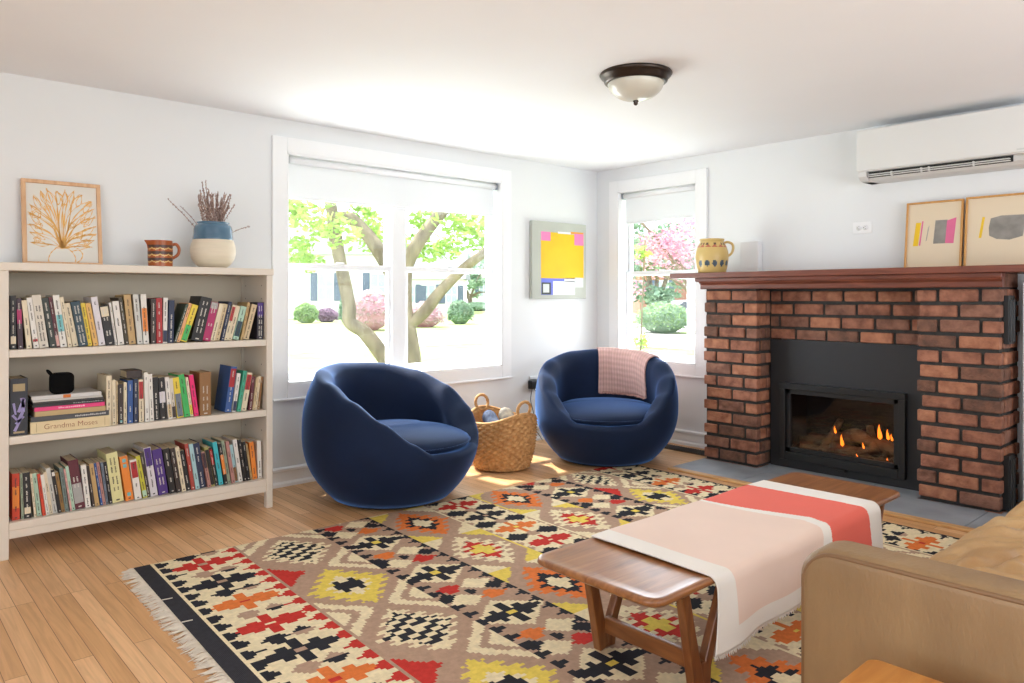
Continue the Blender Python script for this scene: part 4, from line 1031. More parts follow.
# ================================================================ PAINTING between the windows
pnt = thing('painting', 'yellow block painting on grey canvas hung between the two windows', 'painting', (-.48, 0, 1.09))
PX0, PX1, PZ0, PZ1 = -.785, -.175, 1.095, 1.697; YFc = -.035
GREYC = pm('grey_green_canvas', '#b3b6ae', .85, .05, 5, .1, 300)
b = B(); b.box((PX0, YFc, PZ0), (PX1, -.004, PZ1), .002, 1); b.build('canvas', GREYC, pnt)
def px(u): return PX0 + (PX1 - PX0) * u
def pz(v): return PZ1 - (PZ1 - PZ0) * v
blocks = [(.155, .145, .95, .735, 0, 0), (.155, .135, .325, .25, 2, 1), (.325, .135, .46, .19, 1, 1), (.46, .12, .70, .145, 5, 1), (.70, .11, .945, .135, 3, 1), (.77, .13, .945, .285, 2, 2), (.16, .735, .58, .77, 4, 1), (.33, .77, .37, .95, 4, 1), (.16, .77, .335, .95, 4, 0), (.37, .77, .78, .95, 5, 0), (.58, .725, .945, .78, 5, 0), (.78, .72, .945, .85, 6, 1), (.165, .79, .33, .945, 7, 1), (.19, .81, .30, .92, 6, 2)]
PCOL = [pm('yellow_paint', '#efb813', .7, .06, 6), pm('mustard_paint', '#dcb418', .7), pm('pink_paint', '#e87cae', .7, .1, 3), pm('orange_paint', '#ec9a1a', .7), pm('periwinkle_paint', '#6a74d0', .7), pm('white_paint', '#e6e8ea', .7), pm('pale_grey_paint', '#d2d6d6', .7), pm('charcoal_paint', '#3c4244', .7)]
b = B()
for (u0, v0, u1, v1, m, l) in blocks: b.box((px(u0), YFc - .0008 - .0005 * l, pz(v1)), (px(u1), YFc, pz(v0)), 0, 1, m)
b.build('colour_blocks', PCOL, pnt)

# ================================================================ CEILING LIGHT
cl = thing('ceiling_light', 'bronze flush ceiling light with a frosted glass bowl', 'lamp', (-1.95, -1.955, H))
BRONZE = pm('oil_rubbed_bronze', '#3a302a', .35, .2, 10, metal=.7)
b = B(); b.lathe([(0, 0), (.165, 0), (.168, -.006), (.16, -.018), (.150, -.026), (.146, -.04), (.138, -.047), (.128, -.047), (.125, -.035), (0, -.035)], 64, cap=False); b.build('pan', BRONZE, cl, world=False)
FROST = pm('alabaster_glass', '#cbc8bb', .35, .03, 6, coat=.3)
b = B(); b.lathe([(.13 * math.cos(a), -.042 - .085 * math.sin(a)) for a in [PI / 2 * k / 16 for k in range(17)]], 64, cap=False); b.build('glass_bowl', FROST, cl, world=False)
b = B(); b.lathe([(0, -.122), (.012, -.124), (.014, -.129), (.009, -.135), (.011, -.14), (.006, -.147), (0, -.149)], 20, cap=False); b.build('finial', BRONZE, cl, world=False)

# ================================================================ ON THE MANTEL
ZMn = 1.2722
JCLAY = pm('mustard_glaze', '#c9ac6a', .35, .12, 6); JBL = pm('navy_brush_marks', '#3f4f60', .4, .3, 30); JRD = pm('brick_red_brush_marks', '#b5614a', .4); JBR = pm('brown_brush_marks', '#5e4438', .4)
mj = thing('jug', 'mustard yellow jug with painted blue marks at the window end of the mantel', 'jug', (-.28, -1.287, ZMn), math.radians(-125))
b = B(); pp = [(.086, .001), (.094, .01), (.105, .06), (.110, .11), (.106, .15), (.094, .185), (.082, .205), (.078, .214), (.083, .226), (.08, .234)]
pr = [(p.x, p.y) for p in catmull([(r, z, 0) for r, z in pp], 6)]
def mjm(i, k):
    z = pr[min(i, len(pr) - 1)][1]; a = k / 96
    if .04 < z < .082:
        u = (a * 13) % 1; w = abs(u - .5); zz = (z - .061) / .02
        if w * w * 9 + zz * zz < 1 and int(a * 13) % 5 != 4: return 1
    if .172 < z < .192 and (z - .172) / .02 < 1 - abs(((a * 14) % 1) - .5) * 2: return 2
    if .186 < z < .204 and ((a * 22) % 1) < .55 and int(a * 22) % 4: return 3
    return 0
b.lathe([(0, 0)] + pr + [(.073, .234), (.07, .215), (.085, .17), (.09, .02), (0, .015)], 96, mif=lambda i, k: mjm(i - 1, k) if 0 < i <= len(pr) else 0)
b.build('body', [JCLAY, JBL, JRD, JBR], mj, world=False)
hd = math.radians(78)
b = B(); c, s = math.cos(hd), math.sin(hd); b.tube([Vector((r * c, r * s, z)) for r, z in [(p.x, p.y) for p in catmull([(.084, .207, 0), (.105, .213, 0), (.135, .2, 0), (.142, .17, 0), (.13, .135, 0), (.104, .115, 0)], 6)]], .0085, 10); b.build('handle', JCLAY, mj, world=False)
b = B(); b.box((-.06, -1.508, ZMn), (-.004, -1.372, ZMn + .222), .006, 2); o = b.build('junction_box', WHITE); origin_to(o, (-.03, -1.44, ZMn)); tag(o, 'plain white box against the wall behind the mantel, beside the mustard jug', 'box')

CREAMP = pm('cream_paper', '#d9c8ae', .85, .02, 4)
INKS = [pm('yellow_ink', '#e0b81f', .7), pm('pink_ink', '#d4688f', .7), pm('grey_ink', '#8a8680', .8, .25, 12), pm('pale_grey_ink', '#a9a297', .8, .2, 14), pm('white_ink', '#d9dcdc', .8)]
def art1(b, T, y):
    sh = lambda u0, v0, u1, v1, sk=.012: [(u0, v0), (u1, v0), (u1 + sk, v1), (u0 + sk, v1)]
    quad(b, T, y, sh(-.107, .135, -.08, .272), 0); quad(b, T, y, sh(-.075, .137, -.067, .28), 1); quad(b, T, y, [(-.04, .16), (-.034, .165), (-.022, .255), (-.03, .24)], 3)
    quad(b, T, y, sh(.0, .145, .062, .28, .008), 2); quad(b, T, y, [(.062, .145), (.105, .143), (.115, .29), (.068, .275)], 1, .0009)
def art2(b, T, y):
    quad(b, T, y, [(-.165, .165), (-.152, .165), (-.138, .28), (-.15, .28)], 0)
    quad(b, T, y, [(-.115, .175), (-.08, .155), (-.02, .148), (.04, .165), (.055, .28), (-.06, .282), (-.11, .27), (-.118, .22)], 2)
    quad(b, T, y, [(.05, .15), (.12, .14), (.13, .275), (.062, .28)], 4, .0009)
leaning_frame('framed_print', 'oak framed print with yellow, grey and pink bars on the mantel, nearer the jug', -.105, -2.607, ZMn, .298, .392, PI, math.radians(7), OAKF2, .0105, CREAMP, 'framed prints on the mantel', art1, INKS)
leaning_frame('framed_print', 'oak framed print with one large grey block on the mantel, over the sofa-side pillar', -.105, -3.0, ZMn, .465, .397, PI, math.radians(7), OAKF2, .0105, CREAMP, 'framed prints on the mantel', art2, INKS)

# wall outlet, lying on its side
out = thing('outlet', 'white double wall outlet mounted sideways above the mantel', 'outlet', (0, -2.18, 1.54))
b = B(); b.box((-.006, -2.238, 1.505), (-.0005, -2.122, 1.576), .003, 2); b.build('cover_plate', TRIM, out)
for y in (-2.2, -2.16):
    b = B(); b.lathe([(0, 0), (.0165, 0), (.0165, .002), (0, .002)], 20, M=Matrix.Translation((-.006, y, 1.5405)) @ Matrix.Rotation(-PI / 2, 4, 'Y'), cap=False)
    for dz in (-.006, .006): b.box((-.0088, y - .004, 1.5405 + dz - .001), (-.0078, y + .004, 1.5405 + dz + .001), 0, 1, 1)
    b.box((-.0088, y + .007, 1.538), (-.0078, y + .011, 1.543), 0, 1, 1)
    b.build('socket', [TRIM, pm('socket_slot', '#4a443c', .6)], out)

# ================================================================ AIR CONDITIONER
ac = thing('air_conditioner', 'white wall mounted split air conditioner close under the ceiling', 'air conditioner', (0, -2.68, 1.95))
ACW = pm('white_appliance_plastic', '#d9d9d7', .4, .01, 4)
AY0, AY1 = -3.15, -2.231
prof = [(-.002, 1.80), (-.11, 1.80), (-.14, 1.806), (-.168, 1.822), (-.168, 1.852), (-.2, 1.852), (-.207, 1.862), (-.207, 2.085), (-.2, 2.1), (-.18, 2.104), (-.002, 2.104)]
b = B(); b.prism(prof, AY0 + .004, AY1 - .004, lambda p, d: Vector((p[0], d, p[1])), bev=.003, seg=2)
for y0, y1 in ((AY0, AY0 + .07), (AY1 - .055, AY1)):
    b.prism([(-.002, 1.80), (-.12, 1.80), (-.165, 1.808), (-.19, 1.825), (-.2, 1.852), (-.002, 1.852)], y0 + .003, y1 - .003, lambda p, d: Vector((p[0], d, p[1])), bev=.002)
b.build('body', ACW, ac)
b = B(); b.box((-.212, AY0 + .001, 1.858), (-.2, AY1 - .001, 2.1), .004, 2); b.build('front_panel', ACW, ac)
b = B(); b.box((-.172, -3.02, 1.818), (-.166, -2.288, 1.853)); b.build('air_slot', pm('dark_air_slot', '#2c2b29', .7), ac)
for z, x in ((1.824, -.182), (1.834, -.186)):
    b = B(); b.box((x - .012, -3.01, z - .0022), (x + .012, -2.292, z + .0022), .001, 1); b.build('louver', ACW, ac)
b = B()
for y in (-2.42, -2.58, -2.62, -2.84): b.box((-.19, y - .004, 1.817), (-.17, y + .004, 1.842), .001, 1)
b.build('louver_bracket', ACW, ac)
b = B(); b.box((-.2135, -3.12, 1.868), (-.212, -3.045, 1.876), 0, 1); b.build('indicator_strip', pm('pale_grey_strip', '#c3c6c4', .4), ac)
# ================================================================ KILIM RUG
def rug_mat(name, c):
    m = pm(name, c, .95, .10, 60, 0, detail=2); nt = m.node_tree; b = nt.nodes['Principled BSDF']
    b.inputs['Specular IOR Level'].default_value = .1
    v = coords(nt, (1, 1, 1)); w = nt.nodes.new('ShaderNodeTexWave'); w.inputs['Scale'].default_value = 70; w.bands_direction = 'X'; w.inputs['Distortion'].default_value = .5
    bp = nt.nodes.new('ShaderNodeBump'); bp.inputs['Strength'].default_value = .35; bp.inputs['Distance'].default_value = .003
    nt.links.new(v, w.inputs[0]); nt.links.new(w.outputs['Fac'], bp.inputs['Height']); nt.links.new(bp.outputs[0], b.inputs['Normal']); return m
RC = ['#e2d2ae', '#ae907b', '#2b2b31', '#bd3730', '#d8763c', '#dfc65c', '#36353a']
CR, TN, BK_, RD, OR, YE, ST = range(7)
RUGM = [rug_mat('kilim_' + n, c) for n, c in zip(('cream', 'tan', 'black', 'red', 'orange', 'yellow', 'charcoal'), RC)]
RO = Vector((-3.815, -.85, 0)); rt_ = .04; RU = Vector((math.cos(rt_), -math.sin(rt_), 0)); RV = Vector((-math.sin(rt_), -math.cos(rt_), 0))
RL, RW = 3.0, 2.72
RH, CW = .0125, .0125
def fold(v, c, p):
    k = math.floor((v - c) / p + .5); return v - c - k * p, int(k)
def stairs(x, s): return math.floor(x / s) * s
XB = ["......XX......", "......XX......", "...XX.XX.XX...", ".XXXXXXXXXXXX.", "XXXXXXOOXXXXXX", ".XXXXXXXXXXXX.", "...XX.XX.XX...", "......XX......", "......XX......"]
def cross(du, dv, a, ctr, bg):
    i, j = math.floor(du / .0185) + 7, math.floor(dv / .019 + .5) + 4
    if 0 <= i < 14 and 0 <= j < 9: return {'X': a, 'O': ctr}.get(XB[j][i], bg)
    return bg
def tooth_tri(x, v, period, depth, phase=0.):
    """stepped triangle standing on x=0, pointing to +x"""
    f = ((v + phase) / period) % 1; h = 1 - abs(f - .5) * 2
    return x < stairs(depth * h, depth / 4) and x >= 0
def dia(du, dv, hw, hh, row):
    t = .016 if (row // 2) % 2 else -.016
    return max(0, abs(du) + t * (1 if abs(du) > .03 else 0)) / hw + abs(dv) / hh
def rugc(u, v, row):
    if u < .068: return ST
    if u > RL - .03: return BK_ if (v / .05) % 1 < .55 or u > RL - .012 else CR
    # ---- columns of small crosses
    for uc, lo, hi, ph, seq in ((.236, .068, .395, .138, 0), (1.55, 1.395, 1.705, .11, 1), (2.80, 2.66, RL, .02, 2)):
        if lo <= u < hi:
            dv, k = fold(v, ph, .24); du = u - uc
            a = [(RD, TN), (BK_, TN), (OR, RD)][k % 3] if seq != 1 else [(RD, CR), (BK_, TN), (OR, YE)][k % 3]
            if k % 6 == 3 and seq == 0: a = (RD, CR)
            c = cross(du, dv, a[0], a[1], CR)
            if c != CR: return c
            e = dv - .12 if dv > 0 else dv + .12       # midway between the crosses
            if seq == 1:
                r = abs(du) / .15 + abs(e) / .08
                if (du > .03 or du < -.03) and abs(abs(du) - .095) / .075 + abs(e) / .055 < 1.0: return BK_
                if r < .45: return TN
                if tooth_tri(u - lo, v, .075, .045) or tooth_tri(hi - u, v, .075, .045, .03): return TN
                return CR
            if tooth_tri(u - lo - .01, v, .0825, .07): return BK_
            if tooth_tri(hi - u, v, .0875, .075): return RD if seq == 0 else BK_
            if abs(e) < .05:
                if abs(du + .035) < stairs(.055 - abs(e) * 1.1, .01) and e > -.03: return TN if (k + (dv > 0)) % 2 else BK_
                if abs(du - .06) < stairs(.045 - abs(e) * .9, .01) and e < .03: return BK_ if k % 2 else TN
            return CR
    # ---- wide diamonds
    for uc, hw, lo, hi, ph, kind in ((.594, .185, .395, .775, .241, 0), (1.232, .155, 1.075, 1.395, .252, 1), (1.868, .158, 1.705, 2.03, .21, 1), (2.50, .158, 2.345, 2.66, .189, 0)):
        if lo <= u < hi:
            dv, k = fold(v, ph, .485); du = u - uc; hh = .243; r = dia(du, dv, hw, hh, row); m, n = abs(du), abs(dv); ck = int(math.floor(u / .028)) 
            if kind == 0 and k % 2 == 0:
                if r < .64:
                    q = (math.floor((du + .4) / .018) + 2 * math.floor((dv + .4) / .025)) % 5 < 3
                    if m < .02 and n < .02: return CR
                    return BK_ if q else CR
                if r < .80: return CR
                if r < 1.0: return TN
            elif kind == 0:
                if m < .06 and n < .02 or (m < .035 and n < .04) or (.02 < m < .045 and n < .06): return BK_
                if r < .46: return CR
                if r < .86: return YE
                if r < 1.0: return TN
            elif k % 2 == 0:
                if m < .03 and n < .04 or n < .02 and m < .05: return CR
                if r < .52: return BK_ if not (.04 < n < .06 and m < .02) else CR
                if r < .88: return OR
                if r < 1.0: return TN
            else:
                if m < .025 and n < .06 or n < .02 and m < .06: return YE
                if r < .52: return RD
                if r < .88: return CR if (row // 2) % 2 or r > .62 else TN
                if r < 1.0: return TN
            # corner triangles between the diamonds
            e = dv - hh if dv > 0 else dv + hh; side = du > 0
            d2 = hw - m; t = stairs(max(0, (.12 if kind == 1 or (not side and k % 2 == (dv < 0)) else .165) - abs(e) * .9), .014)
            if kind == 0:
                if d2 < t:
                    inner = stairs(max(0, .075 - abs(e)), .014)
                    main = RD if (not side and k % 2 == (dv < 0)) else CR
                    if d2 < t - .05 and d2 > t - .085 and main == CR: return TN
                    return main if d2 > .004 else TN
                return TN
            if d2 < t: return YE if (k + side) % 2 == 0 else CR
            return TN
    # ---- lattice columns
    for uc, lo, hi, ph in ((.918, .775, 1.075, .36), (2.192, 2.03, 2.345, .304)):
        if lo <= u < hi:
            if tooth_tri(u - lo, v, .075, .06) or tooth_tri(hi - u, v, .075, .06, .03): return BK_
            dv, k = fold(v, ph, .476); du = u - uc
            m, n = abs(du), abs(dv)
            if n < .125 and m / .15 + n / .125 < 1.0:
                if m < .018 and n < .018: return YE
                c = cross(du, dv, BK_, YE, CR)
                return c
            e = dv - .238 if dv > 0 else dv + .238
            if abs(e) < .022 and abs(du) < .022 and (abs(e) < .01 or abs(du) < .0125): return BK_
            ac = RD if k % 2 else OR
            # pairs of stepped triangles above and below the little cross
            for cx, ce in ((.055, .07), (-.055, -.07)):
                q = e - ce
                if abs(du - cx) < stairs(.062 - abs(q) * 1.0, .01) and (q * (1 if ce > 0 else -1)) < .03 and abs(q) < .05: return ac
            for cx, ce in ((-.06, .055), (.06, -.055)):
                if abs(du - cx) / .07 + abs(e - ce) / .06 < 1: return CR
            if abs(abs(du) - .105) / .04 + abs(e) / .05 < 1: return BK_
            return TN
    return CR
rug = thing('kilim_rug', 'multicoloured geometric kilim rug with fringed end on the wooden floor', 'rug', (RO + RU * RL / 2 + RV * RW / 2)[:], 0)
b = B(); nu, nv = int(RL / CW), int(RW / RH); ZR = .007
V = [[b.bm.verts.new(RO + RU * (i * CW) + RV * (j * RH) + Vector((0, 0, ZR))) for j in range(nv + 1)] for i in range(nu + 1)]
for i in range(nu):
    for j in range(nv):
        f = b.bm.faces.new([V[i][j], V[i][j + 1], V[i + 1][j + 1], V[i + 1][j]]); f.material_index = rugc((i + .5) * CW, (j + .5) * RH, j)
lowv = {}
def low(i, j):
    if (i, j) not in lowv: c = V[i][j].co.copy(); c.z = .0008; lowv[(i, j)] = b.bm.verts.new(c)
    return lowv[(i, j)]
for i in range(nu):
    for j in (0, nv): b.bm.faces.new([V[i][j], V[i + 1][j], low(i + 1, j), low(i, j)])
for j in range(nv):
    for i in (0, nu): b.bm.faces.new([V[i][j], V[i][j + 1], low(i, j + 1), low(i, j)])
b.build('woven_field', RUGM, rug)
FR = pm('undyed_fringe_wool', '#d6cbbb', .95, .1, 40)
b = B(); rng = random.Random(8); s = .004
while s < RW:
    p = RO + RV * s + Vector((0, 0, .005)); L = rng.uniform(.04, .062); w = rng.uniform(-.02, .02)
    for q in range(2):
        o2 = RV * rng.uniform(-.006, .006)
        b.tube([p + o2 * .2, p - RU * L * .35 + o2 * .5 + RV * w * .2 + Vector((0, 0, .002)), p - RU * L * .75 + o2 + RV * w * .8 - Vector((0, 0, .002)), p - RU * L * rng.uniform(.95, 1.1) + o2 * 2 + RV * w - Vector((0, 0, .003))], [.0024, .0026, .002, .001], 4)
    s += rng.uniform(.007, .010)
o = b.build('fringe', FR, rug, recalc=False); o['kind'] = 'stuff'
b = B()
for s in (.42, .66): b.tube([RO + RV * s + RU * .0 + Vector((0, 0, .0085)), RO + RV * (s + .005) + RU * .035 + Vector((0, 0, .0085))], .0022, 5)
b.build('loose_thread', FR, rug)

# ================================================================ COFFEE TABLE
WAL = wood('walnut_wood', '#7a4a28', '#a06a3e', .3, 'X', 12, .35, .5, .015); WALD = wood('walnut_leg_wood', '#6e3f20', '#905a30', .35, 'Z', 12, .2); WALC = wood('walnut_crossbar_wood', '#6e3f20', '#905a30', .35, 'Y', 12, .2)
ct = thing('coffee_table', 'long low walnut coffee table on V-shaped legs standing on the kilim rug', 'coffee table', (-2.33, -2.757, ZR))
TX0, TX1, TY0, TY1, TZ = -3.165, -1.54, -2.985, -2.52, .335
def rrect(x0, x1, y0, y1, r, n=8):
    out = []
    for cx, cy, a0 in ((x1 - r, y1 - r, 0), (x0 + r, y1 - r, 90), (x0 + r, y0 + r, 180), (x1 - r, y0 + r, 270)):
        for k in range(n + 1): a = math.radians(a0 + 90 * k / n); out.append((cx + r * math.cos(a), cy + r * math.sin(a)))
    return out
b = B(); ol = rrect(TX0, TX1, TY0, TY1, .05); NN = len(ol); cxm, cym = (TX0 + TX1) / 2, (TY0 + TY1) / 2
rings = []
for ins_, z in ((.05, TZ - .026), (.012, TZ - .023), (.0, TZ - .013), (.002, TZ - .002), (.008, TZ + .002), (.02, TZ + .0005), (.05, TZ - .001)):
    q = rrect(TX0 + ins_, TX1 - ins_, TY0 + ins_, TY1 - ins_, max(.012, .05 - ins_ * .6)); rings.append([b.bm.verts.new((x, y, z)) for x, y in q])
for a, c in zip(rings, rings[1:]):
    for k in range(NN): f = b.bm.faces.new([a[k], a[(k + 1) % NN], c[(k + 1) % NN], c[k]]); f.smooth = True
b.bm.faces.new(rings[0][::-1]); f = b.bm.faces.new(rings[-1])
b.build('tabletop', WAL, ct)
def bar(b, p0, p1, w, t, axis_w, r=.004):
    """square bar between two points; axis_w: direction of its width"""
    p0, p1 = Vector(p0), Vector(p1); d = (p1 - p0).normalized(); wv = Vector(axis_w).normalized(); tv = d.cross(wv).normalized()
    bb = bmesh.new(); vs = []
    for p, (ww, tt) in ((p0, (w[0], t[0])), (p1, (w[1], t[1]))):
        vs += [bb.verts.new(p + wv * sx * ww / 2 + tv * sy * tt / 2) for sx, sy in ((-1, -1), (1, -1), (1, 1), (-1, 1))]
    bb.faces.new(vs[:4][::-1]); bb.faces.new(vs[4:])
    for k in range(4): bb.faces.new([vs[k], vs[(k + 1) % 4], vs[4 + (k + 1) % 4], vs[4 + k]])
    bmesh.ops.recalc_face_normals(bb, faces=bb.faces[:]); bmesh.ops.bevel(bb, geom=bb.edges[:], offset=r, segments=2, profile=.5, affect='EDGES', clamp_overlap=True); b.merge(bb)
for xc in (-2.905, -1.78):
    for y in (-2.935, -2.585):
        b = B(); zt_ = TZ - .024; s = 1 if xc < -2.3 else 1
        bar(b, (xc - .08, y, zt_), (xc - .01, y, ZR + .001), (.026, .030), (.034, .046), (0, 1, 0))
        bar(b, (xc + .14, y, zt_), (xc + .022, y, ZR + .05), (.026, .028), (.026, .036), (0, 1, 0))
        bar(b, (xc + .022, y, ZR + .08), (xc + .012, y, ZR + .001), (.028, .028), (.05, .06), (0, 1, 0))
        bar(b, (xc - .09, y, zt_ - .004), (xc + .15, y, zt_ - .004), (.026, .026), (.016, .016), (0, 1, 0))
        b.build('leg', WALD, ct)
    b = B(); bar(b, (xc - .005, -2.92, .085), (xc - .005, -2.60, .085), (.05, .05), (.022, .022), (0, 0, 1)); b.build('crossbar', WALC, ct)
b = B(); bar(b, (-2.80, -2.757, TZ - .034), (-1.9, -2.757, TZ - .034), (.05, .05), (.018, .018), (0, 1, 0)); b.build('rail', WAL, ct)

# cloth thrown over the table
CLM = [pm('blush_cloth', '#e4cdc0', .9, .03, 4, .12, 420), pm('coral_cloth', '#e26a5c', .9, .03, 4, .12, 420), pm('white_cloth', '#e6e2dc', .9, .02, 4, .12, 420)]
b = B(); nu, nv = 320, 110
EY = TY0 - .008; RB = .028
def drape(s):     # s: distance across the cloth from the far edge
    z0 = TZ + .0045; y0 = TY1 + .004
    top = (y0 - .012) - (EY + RB - .004)
    if s < top: return y0 - .012 - s, z0
    s -= top; arc = RB * PI / 2
    if s < arc: a = s / RB; return EY + RB - .004 - RB * math.sin(a), z0 - RB + RB * math.cos(a)
    s -= arc; return EY - .004, z0 - RB - s
TOPL = (TY1 + .004 - .012) - (EY + RB - .004); TOT = TOPL + RB * PI / 2 + .155
X0c, X1c = -2.90, -1.815
def cP(i, j):
    u, s = i / (nu - 1), TOT * j / (nv - 1); y, z = drape(s); x = lerp(X0c, X1c, u)
    hang = max(0, s - TOPL - .03)
    x += -.06 * (hang / .17) ** 1.5 * max(0, 1 - u * 2.2) - .012 * math.sin(s * 2.2) * (1 - u)
    y -= hang * (.16 + .07 * math.sin(u * 11 + .6) + .04 * math.sin(u * 23)) * 1.0
    z += .0015 * math.sin(u * 17 + s * 9) + (.0006 if hang == 0 else 0) + hang * .03 * math.sin(u * 9)
    return Vector((x, y, max(z, .02)))
def cM(i, j):
    u, s = (i + .5) / (nu - 1), TOT * (j + .5) / (nv - 1); x = lerp(X0c, X1c, u); L = X1c - X0c
    if x < X0c + .085 or x > X1c - .10: return 2
    if s > TOT - .045: return 2
    t = s / TOT
    bd = lerp(-2.29, -2.19, min(1, t / .72)) - .03 * math.sin(PI * t) + (.0 if t < .6 else (t - .6) * -.42)
    wb = .02 + .05 * t
    if x < bd: return 0
    if x < bd + wb: return 2
    if x > X1c - .10 - .03 * (1 - math.sin(PI * min(1, t * .9))) : return 2
    return 1
b.grid(cP, nu, nv, mif=cM)
clo = b.build('table_throw', CLM); md = clo.modifiers.new('thick', 'SOLIDIFY'); md.thickness = .004; md.offset = 1
tag(clo, 'blush, coral and white throw draped across the coffee table', 'blanket')
f = B(); rng = random.Random(4)
for i in range(0, 260):
    u = i / 259; ii = min(nu - 2, int(u * (nu - 1))); p = cP(ii, nv - 1).lerp(cP(ii + 1, nv - 1), u * (nu - 1) - ii); L = rng.uniform(.008, .014)
    d = Vector((rng.uniform(-.004, .004), rng.uniform(-.006, .001), -L)); f.tube([p, p + d * .5, p + d], [.0022, .002, .001], 4)
fo = f.build('fringe', pm('white_fringe_yarn', '#e3ddd6', .95), clo, recalc=False); fo['kind'] = 'stuff'

# ================================================================ SOFA
def leather(name, c, c2):
    m = pm(name, c, .5, col2=c2, scale=3.2, bump=.12, bscale=90, detail=5, stretch=(1, 1.6, .5)); return m
LEA = leather('tan_leather', '#745a3d', '#9a7d58'); LEA2 = leather('tan_cushion_leather', '#a98354', '#c6a473'); LEA2.node_tree.nodes['Principled BSDF'].inputs['Roughness'].default_value = .36; PIP = pm('tan_leather_piping', '#7a5c3e', .5)
sf = thing('sofa', 'tan leather sofa with piped arm and soft seat cushions facing the coffee table', 'sofa', (-2.05, -3.85, 0))
SX0, SYF, SYB, AZ, AT = -3.188, -3.37, -4.32, .595, .108
def arm_outline(r=.075, n=9):
    pts = [(SYB, .10), (SYF, .10)]
    for k in range(n): a = PI / 2 * k / (n - 1); pts.append((SYF - r + r * math.cos(a), AZ - r + r * math.sin(a)))
    pts += [(SYB + .02, AZ + .012), (SYB, AZ)]
    return pts
for x0, nm in ((SX0, 'arm'), (-.75, 'arm')):
    b = B(); b.prism(arm_outline(), x0, x0 + AT, lambda p, d: Vector((d, p[0], p[1])), bev=.028, seg=4); ar = b.build('arm', LEA, sf, auto=.9)
    for xs in (x0 + .006, x0 + AT - .006):
        b = B(); o_ = [Vector((xs, p[0], p[1])) for p in arm_outline(.068)]
        pts = [Vector((xs, SYF - .012, .11))] + [Vector((xs, y - .012 if k < 11 else y, z - .012)) for k, (y, z) in enumerate(arm_outline(.07)[2:])]
        b.tube(pts, .0055, 8); b.build('piping', PIP, ar)
def cushion(b, x0, x1, y0, y1, z0, z1, puff, seed, wr=.012, n=44, edge=.05):
    """a soft box: rounded, domed, creased"""
    def P(i, j):
        u, v = i / (n - 1) * 2 - 1, j / (n - 1) * 2 - 1
        return u, v
    for sgn in (1, -1):
        def F(i, j):
            u, v = P(i, j); q = (1 - abs(u) ** 5) * (1 - abs(v) ** 5); zc = (z0 + z1) / 2; hgt = (z1 - z0) / 2
            z = zc + sgn * hgt * max(0, q) ** .42 + (puff * (1 - u * u) * (1 - v * v) if sgn > 0 else 0)
            k = 1 - .02 * (1 - max(0, q)) * 0
            if sgn > 0:
                p = Vector((u * 2.2, v * 2.2, seed)); z += wr * max(0, q) * (noise.noise(Vector((u * 5 + 2 * noise.noise(p), v * 1.6 + noise.noise(p * 1.7), seed))) + .5 * noise.noise(Vector((u * 11, v * 3.5 + u * 4, seed + 3))))
            return Vector((lerp(x0, x1, (u + 1) / 2), lerp(y0, y1, (v + 1) / 2), z))
        b.grid(F, n, n)
    bmesh.ops.remove_doubles(b.bm, verts=b.bm.verts[:], dist=1e-4)
IN0, IN1 = SX0 + AT + .004, -.754; MID = (IN0 + IN1) / 2
for k, (x0, x1) in enumerate(((IN0, MID - .004), (MID + .004, IN1))):
    b = B(); cushion(b, x0, x1, SYB + .25, SYF - .035, .285, .455, .05, k * 7.3 + 1, .032, 70); b.build('seat_cushion', LEA2, sf)
    b = B()
    cushion(b, x0, x1, 0, .42, 0, .15, .05, k * 5 + 30, .016)
    bmesh.ops.transform(b.bm, matrix=Matrix.Translation((0, SYB + .20, .44)) @ Matrix.Rotation(math.radians(102), 4, 'X'), verts=b.bm.verts[:]); b.build('back_cushion', LEA2, sf)
b = B(); b.box((SX0 + AT, SYB + .0, .11), (-.75, SYF - .03, .285), .02, 3); b.build('seat_base', LEA, sf)
b = B(); b.box((SX0 + .01, SYB - .1, .11), (-.62, SYB + .06, .74), .035, 4); b.build('back_frame', LEA, sf, auto=.9)
for x in (SX0 + .06, -.68):
    for y in (SYF - .06, SYB + .05):
        b = B(); b.lathe([(.016, ZR + .001), (.024, .11)], 16, (x, y, 0)); b.build('leg', WALD, sf)

# ================================================================ SIDE TABLE by the sofa arm
OAK2 = wood('honey_oak_wood', '#b4702c', '#cf8d44', .35, 'X', 10, .3)
st_ = thing('side_table', 'honey coloured wooden side table with rounded corners against the sofa arm', 'side table', (-3.5, -3.78, 0))
TT = .452
b = B(); b.prism(rrect(-3.74, -3.285, -3.99, -3.562, .022, 5), TT - .024, TT, lambda p, d: Vector((p[0], p[1], d)), bev=.005, seg=2); b.build('tabletop', OAK2, st_, auto=.6)
for x in (-3.70, -3.325):
    for y in (-3.95, -3.602):
        b = B(); zf = ZR + .001 if (Vector((x, y, 0)) - RO).dot(RU) > 0 and (Vector((x, y, 0)) - RO).dot(RV) < RW else .001
        bar(b, (x, y, zf), (x, y, TT - .024), (.026, .034), (.026, .034), (1, 0, 0)); b.build('leg', OAK2, st_)
b = B()
for (p, q) in (((-3.7, -3.602), (-3.325, -3.602)), ((-3.7, -3.95), (-3.325, -3.95)), ((-3.7, -3.95), (-3.7, -3.602)), ((-3.325, -3.95), (-3.325, -3.602))):
    bar(b, (p[0], p[1], TT - .05), (q[0], q[1], TT - .05), (.05, .05), (.018, .018), (0, 0, 1))
b.build('apron', OAK2, st_)
